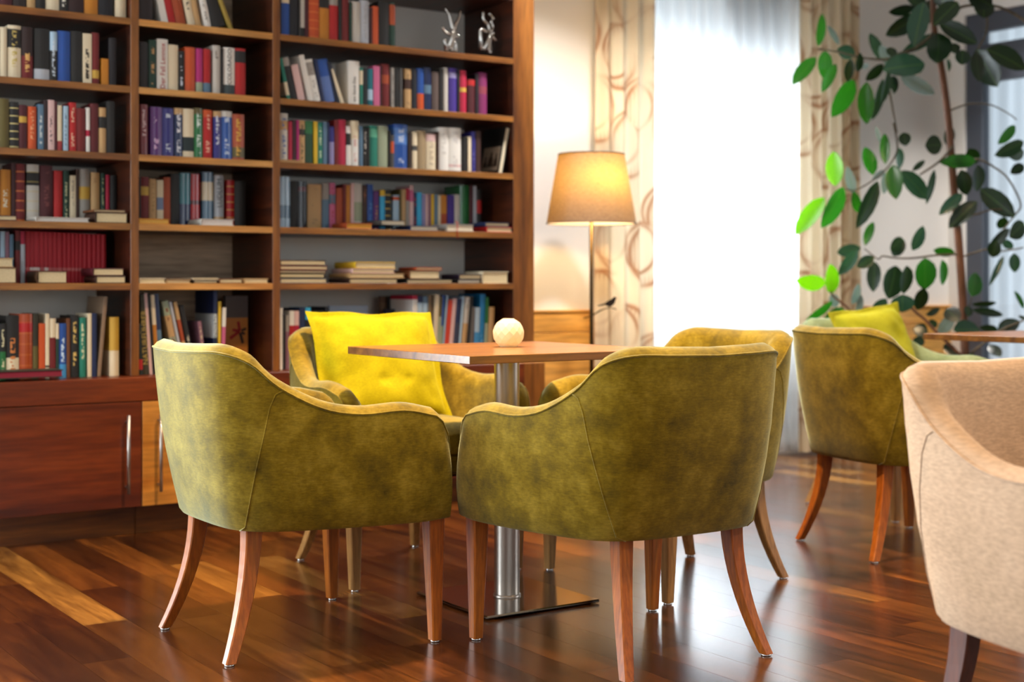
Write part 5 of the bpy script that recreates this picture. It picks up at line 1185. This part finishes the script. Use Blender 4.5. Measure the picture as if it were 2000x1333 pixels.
LV = [
(P1, [(480,575,265,800,110,'m'),(570,510,575,760,115,'m'),(680,640,560,885,85,'m'),(860,800,690,1120,150,'m'),(830,590,800,800,80,'d'),(990,820,975,1205,120,'m'),(1150,790,1085,1160,85,'d'),(1210,710,1170,1010,70,'d'),(1250,760,1275,910,60,'d'),(500,460,560,170,80,'m'),(710,450,615,270,50,'p'),(870,550,720,500,110,'t'),(1115,600,1055,340,110,'t'),(1220,640,1140,480,90,'p'),(900,720,930,560,70,'d'),(1000,690,950,640,60,'p'),(1150,640,1010,800,90,'d'),(1240,570,1235,470,90,'d')]),
(P2, [(230,80,20,125,80,'d'),(300,150,0,340,140,'d'),(330,20,230,400,150,'t'),(400,0,390,200,110,'d'),(670,20,470,200,150,'d'),(480,230,840,400,150,'d'),(480,330,490,600,240,'d'),(450,350,170,500,90,'t'),(340,640,-20,660,200,'t'),(100,750,400,930,110,'p'),(20,760,40,900,70,'d'),(860,490,1030,820,180,'d'),(850,520,880,770,100,'d'),(960,490,1330,640,190,'d'),(720,500,720,630,140,'d'),(930,0,940,150,170,'d'),(640,430,640,520,90,'d'),(570,590,590,690,40,'t'),(300,-60,260,120,120,'d'),(560,-120,500,60,150,'d'),(780,-80,1000,60,140,'d'),(160,-40,320,60,100,'d')]),
(P3, [(490,660,470,320,140,'b'),(375,780,105,1105,140,'b'),(570,670,400,1050,150,'m'),(680,740,620,500,80,'p'),(880,545,820,270,120,'m'),(1010,430,1000,130,80,'m'),(950,200,920,60,35,'p'),(930,610,760,1040,130,'d'),(730,935,690,750,80,'m'),(1010,490,880,590,50,'p'),(1005,520,1010,715,80,'p'),(1090,440,1110,740,130,'m'),(1140,260,1180,460,90,'t'),(1200,100,1220,220,100,'d'),(800,1280,870,1040,70,'m'),(1060,1320,1190,1220,110,'d')]),
(P4, [(480,230,325,230,170,'d'),(540,240,570,50,100,'d'),(170,500,300,395,50,'d'),(60,500,320,770,150,'t'),(400,490,335,800,60,'t'),(830,400,525,400,120,'m'),(760,270,830,420,120,'d'),(680,490,740,730,130,'d'),(850,440,870,690,130,'d'),(880,690,1200,940,170,'d'),(690,740,490,920,100,'t'),(840,820,580,1050,130,'d'),(1240,30,1110,190,90,'m'),(1330,200,1090,330,120,'d'),(1333,300,1190,340,120,'d'),(1333,440,1220,510,90,'d'),(170,1330,290,1110,110,'t'),(1130,980,1090,1100,100,'d'),(1333,1040,1220,1180,150,'d'),(1180,1100,980,1320,80,'d')]),
(P5, [(750,180,530,240,110,'t'),(720,200,560,440,110,'t'),(890,280,740,370,100,'d'),(900,330,880,600,110,'d'),(1120,370,1080,680,210,'d'),(1230,370,1230,640,130,'d'),(1090,270,1190,110,110,'d'),(385,560,135,540,130,'b'),(450,660,460,400,130,'b'),(460,740,240,930,70,'m'),(500,800,460,680,90,'p'),(660,770,750,580,80,'p'),(720,880,760,710,60,'p'),(590,840,420,910,110,'m'),(890,890,1000,740,110,'t'),(1190,670,1190,840,200,'t')]),
(P6, [(300,290,320,590,190,'m'),(480,310,510,550,90,'m'),(610,230,415,220,80,'m'),(790,690,850,470,150,'m'),(790,770,1030,770,50,'d'),(800,830,1110,880,70,'d'),(1120,270,1000,530,50,'t'),(1230,240,1240,420,90,'t'),(1050,110,1000,270,100,'d'),(1110,110,1210,180,70,'t'),(310,880,460,830,60,'d'),(520,820,640,920,140,'d'),(600,880,460,1080,110,'p'),(600,1040,860,1020,150,'t'),(1060,1040,910,1020,70,'d'),(1060,1050,1260,960,120,'d'),(330,1070,200,1020,120,'d'),(290,600,240,820,120,'d'),(970,1200,1080,1290,100,'d'),(300,1160,200,1150,80,'d'),(1330,820,1260,650,50,'m'),(750,790,760,880,80,'d'),(1340,900,1290,920,60,'d'),(430,960,340,990,80,'d'),(500,1190,620,1300,90,'d'),(820,1290,700,1380,90,'d')])]
for crop, L_ in LV:
    for t in L_: leaf(crop, *t)
M['bark'] = wood('brown_bark', '#4a2c1c', '#6e4428', '#845434', 'z', 2, .8)
M['twig'] = wood('grey_brown_twig', '#4a4032', '#655844', '#776a54', 'z', 2, .8)
def stem(name, crop, pts, r0, r1, mat, dd=0):
    (ox, oy), s = crop; P = [at(ox + x / s, oy + y / s, PD + dd) - base for x, y in pts]; P = catmull(P, 4); m = len(P)
    tube(name, P, [r0 + (r1 - r0) * i / (m - 1) for i in range(m)], mat, plant, 7)
tr = [(1888, 892), (1888, 800), (1885, 700), (1882, 620), (1876, 520), (1868, 420), (1860, 330), (1853, 240), (1843, 160), (1833, 100), (1824, 50), (1822, -60)]
stem('trunk', ((0, 0), 1), tr, .024, .015, M['bark'])
B = M['bark']; T = M['twig']
for crop, pts, r0, r1, mt, dd in [
 (P1, [(1660, 330), (1480, 480), (1220, 590), (1050, 590), (900, 570), (700, 520), (500, 490)], .009, .004, T, -.03),
 (P1, [(1480, 480), (1215, 590), (1200, 800), (1240, 1050), (1290, 1333)], .006, .005, T, -.05),
 (P3, [(1090, 0), (1130, 200), (1120, 330), (1010, 490), (880, 600), (700, 700), (590, 690)], .006, .003, T, -.05),
 (P4, [(590, 240), (550, 300), (430, 420), (250, 540)], .008, .005, T, -.03),
 (P4, [(590, 420), (850, 380), (1050, 480), (1180, 600), (1300, 850), (1230, 970), (1130, 1100), (1060, 1200)], .006, .004, T, .05),
 (P4, [(620, 1000), (850, 950), (980, 910), (1100, 900)], .005, .004, T, .02),
 (P2, [(590, 1110), (660, 1080), (800, 1040), (1000, 1050), (1180, 1140), (1260, 1200)], .005, .003, T, .04),
 (P2, [(420, 260), (520, 180), (680, 80), (850, 50), (1090, 70), (1333, 200), (1450, 300)], .008, .007, T, .05),
 (P2, [(960, 30), (960, 300), (890, 460), (860, 500)], .006, .004, T, .03),
 (P6, [(640, 250), (420, 260), (180, 290), (0, 290), (-140, 270), (-190, 300), (-330, 190)], .006, .003, T, -.05),
 (P6, [(660, 290), (800, 240), (950, 200), (1060, 220), (1230, 200), (1330, 180)], .005, .004, T, .03),
 (P6, [(700, 1330), (420, 1060), (300, 930), (200, 850), (130, 760)], .009, .006, B, -.04),
 (P6, [(720, 1420), (780, 1290), (900, 1190), (1100, 1040), (1330, 940)], .007, .005, T, .03),
 (P6, [(700, 900), (770, 770), (790, 690)], .004, .003, T, .0),
 (P5, [(1000, 1250), (800, 980), (680, 870), (560, 760), (470, 690), (420, 610)], .008, .004, B, -.06)]:
    stem('branch', crop, pts, r0, r1, mt, dd)
lathe('pot', [(.15, 0), (.17, .02), (.21, .36), (.215, .38), (.195, .38), (.19, .33), (.01, .33)], plain('terracotta_dark', '#4a4038', .6), plant, 36)
lathe('soil', [(.19, .331), (.03, .345)], plain('potting_soil', '#1e1610', .95), plant, 24, capb=False)
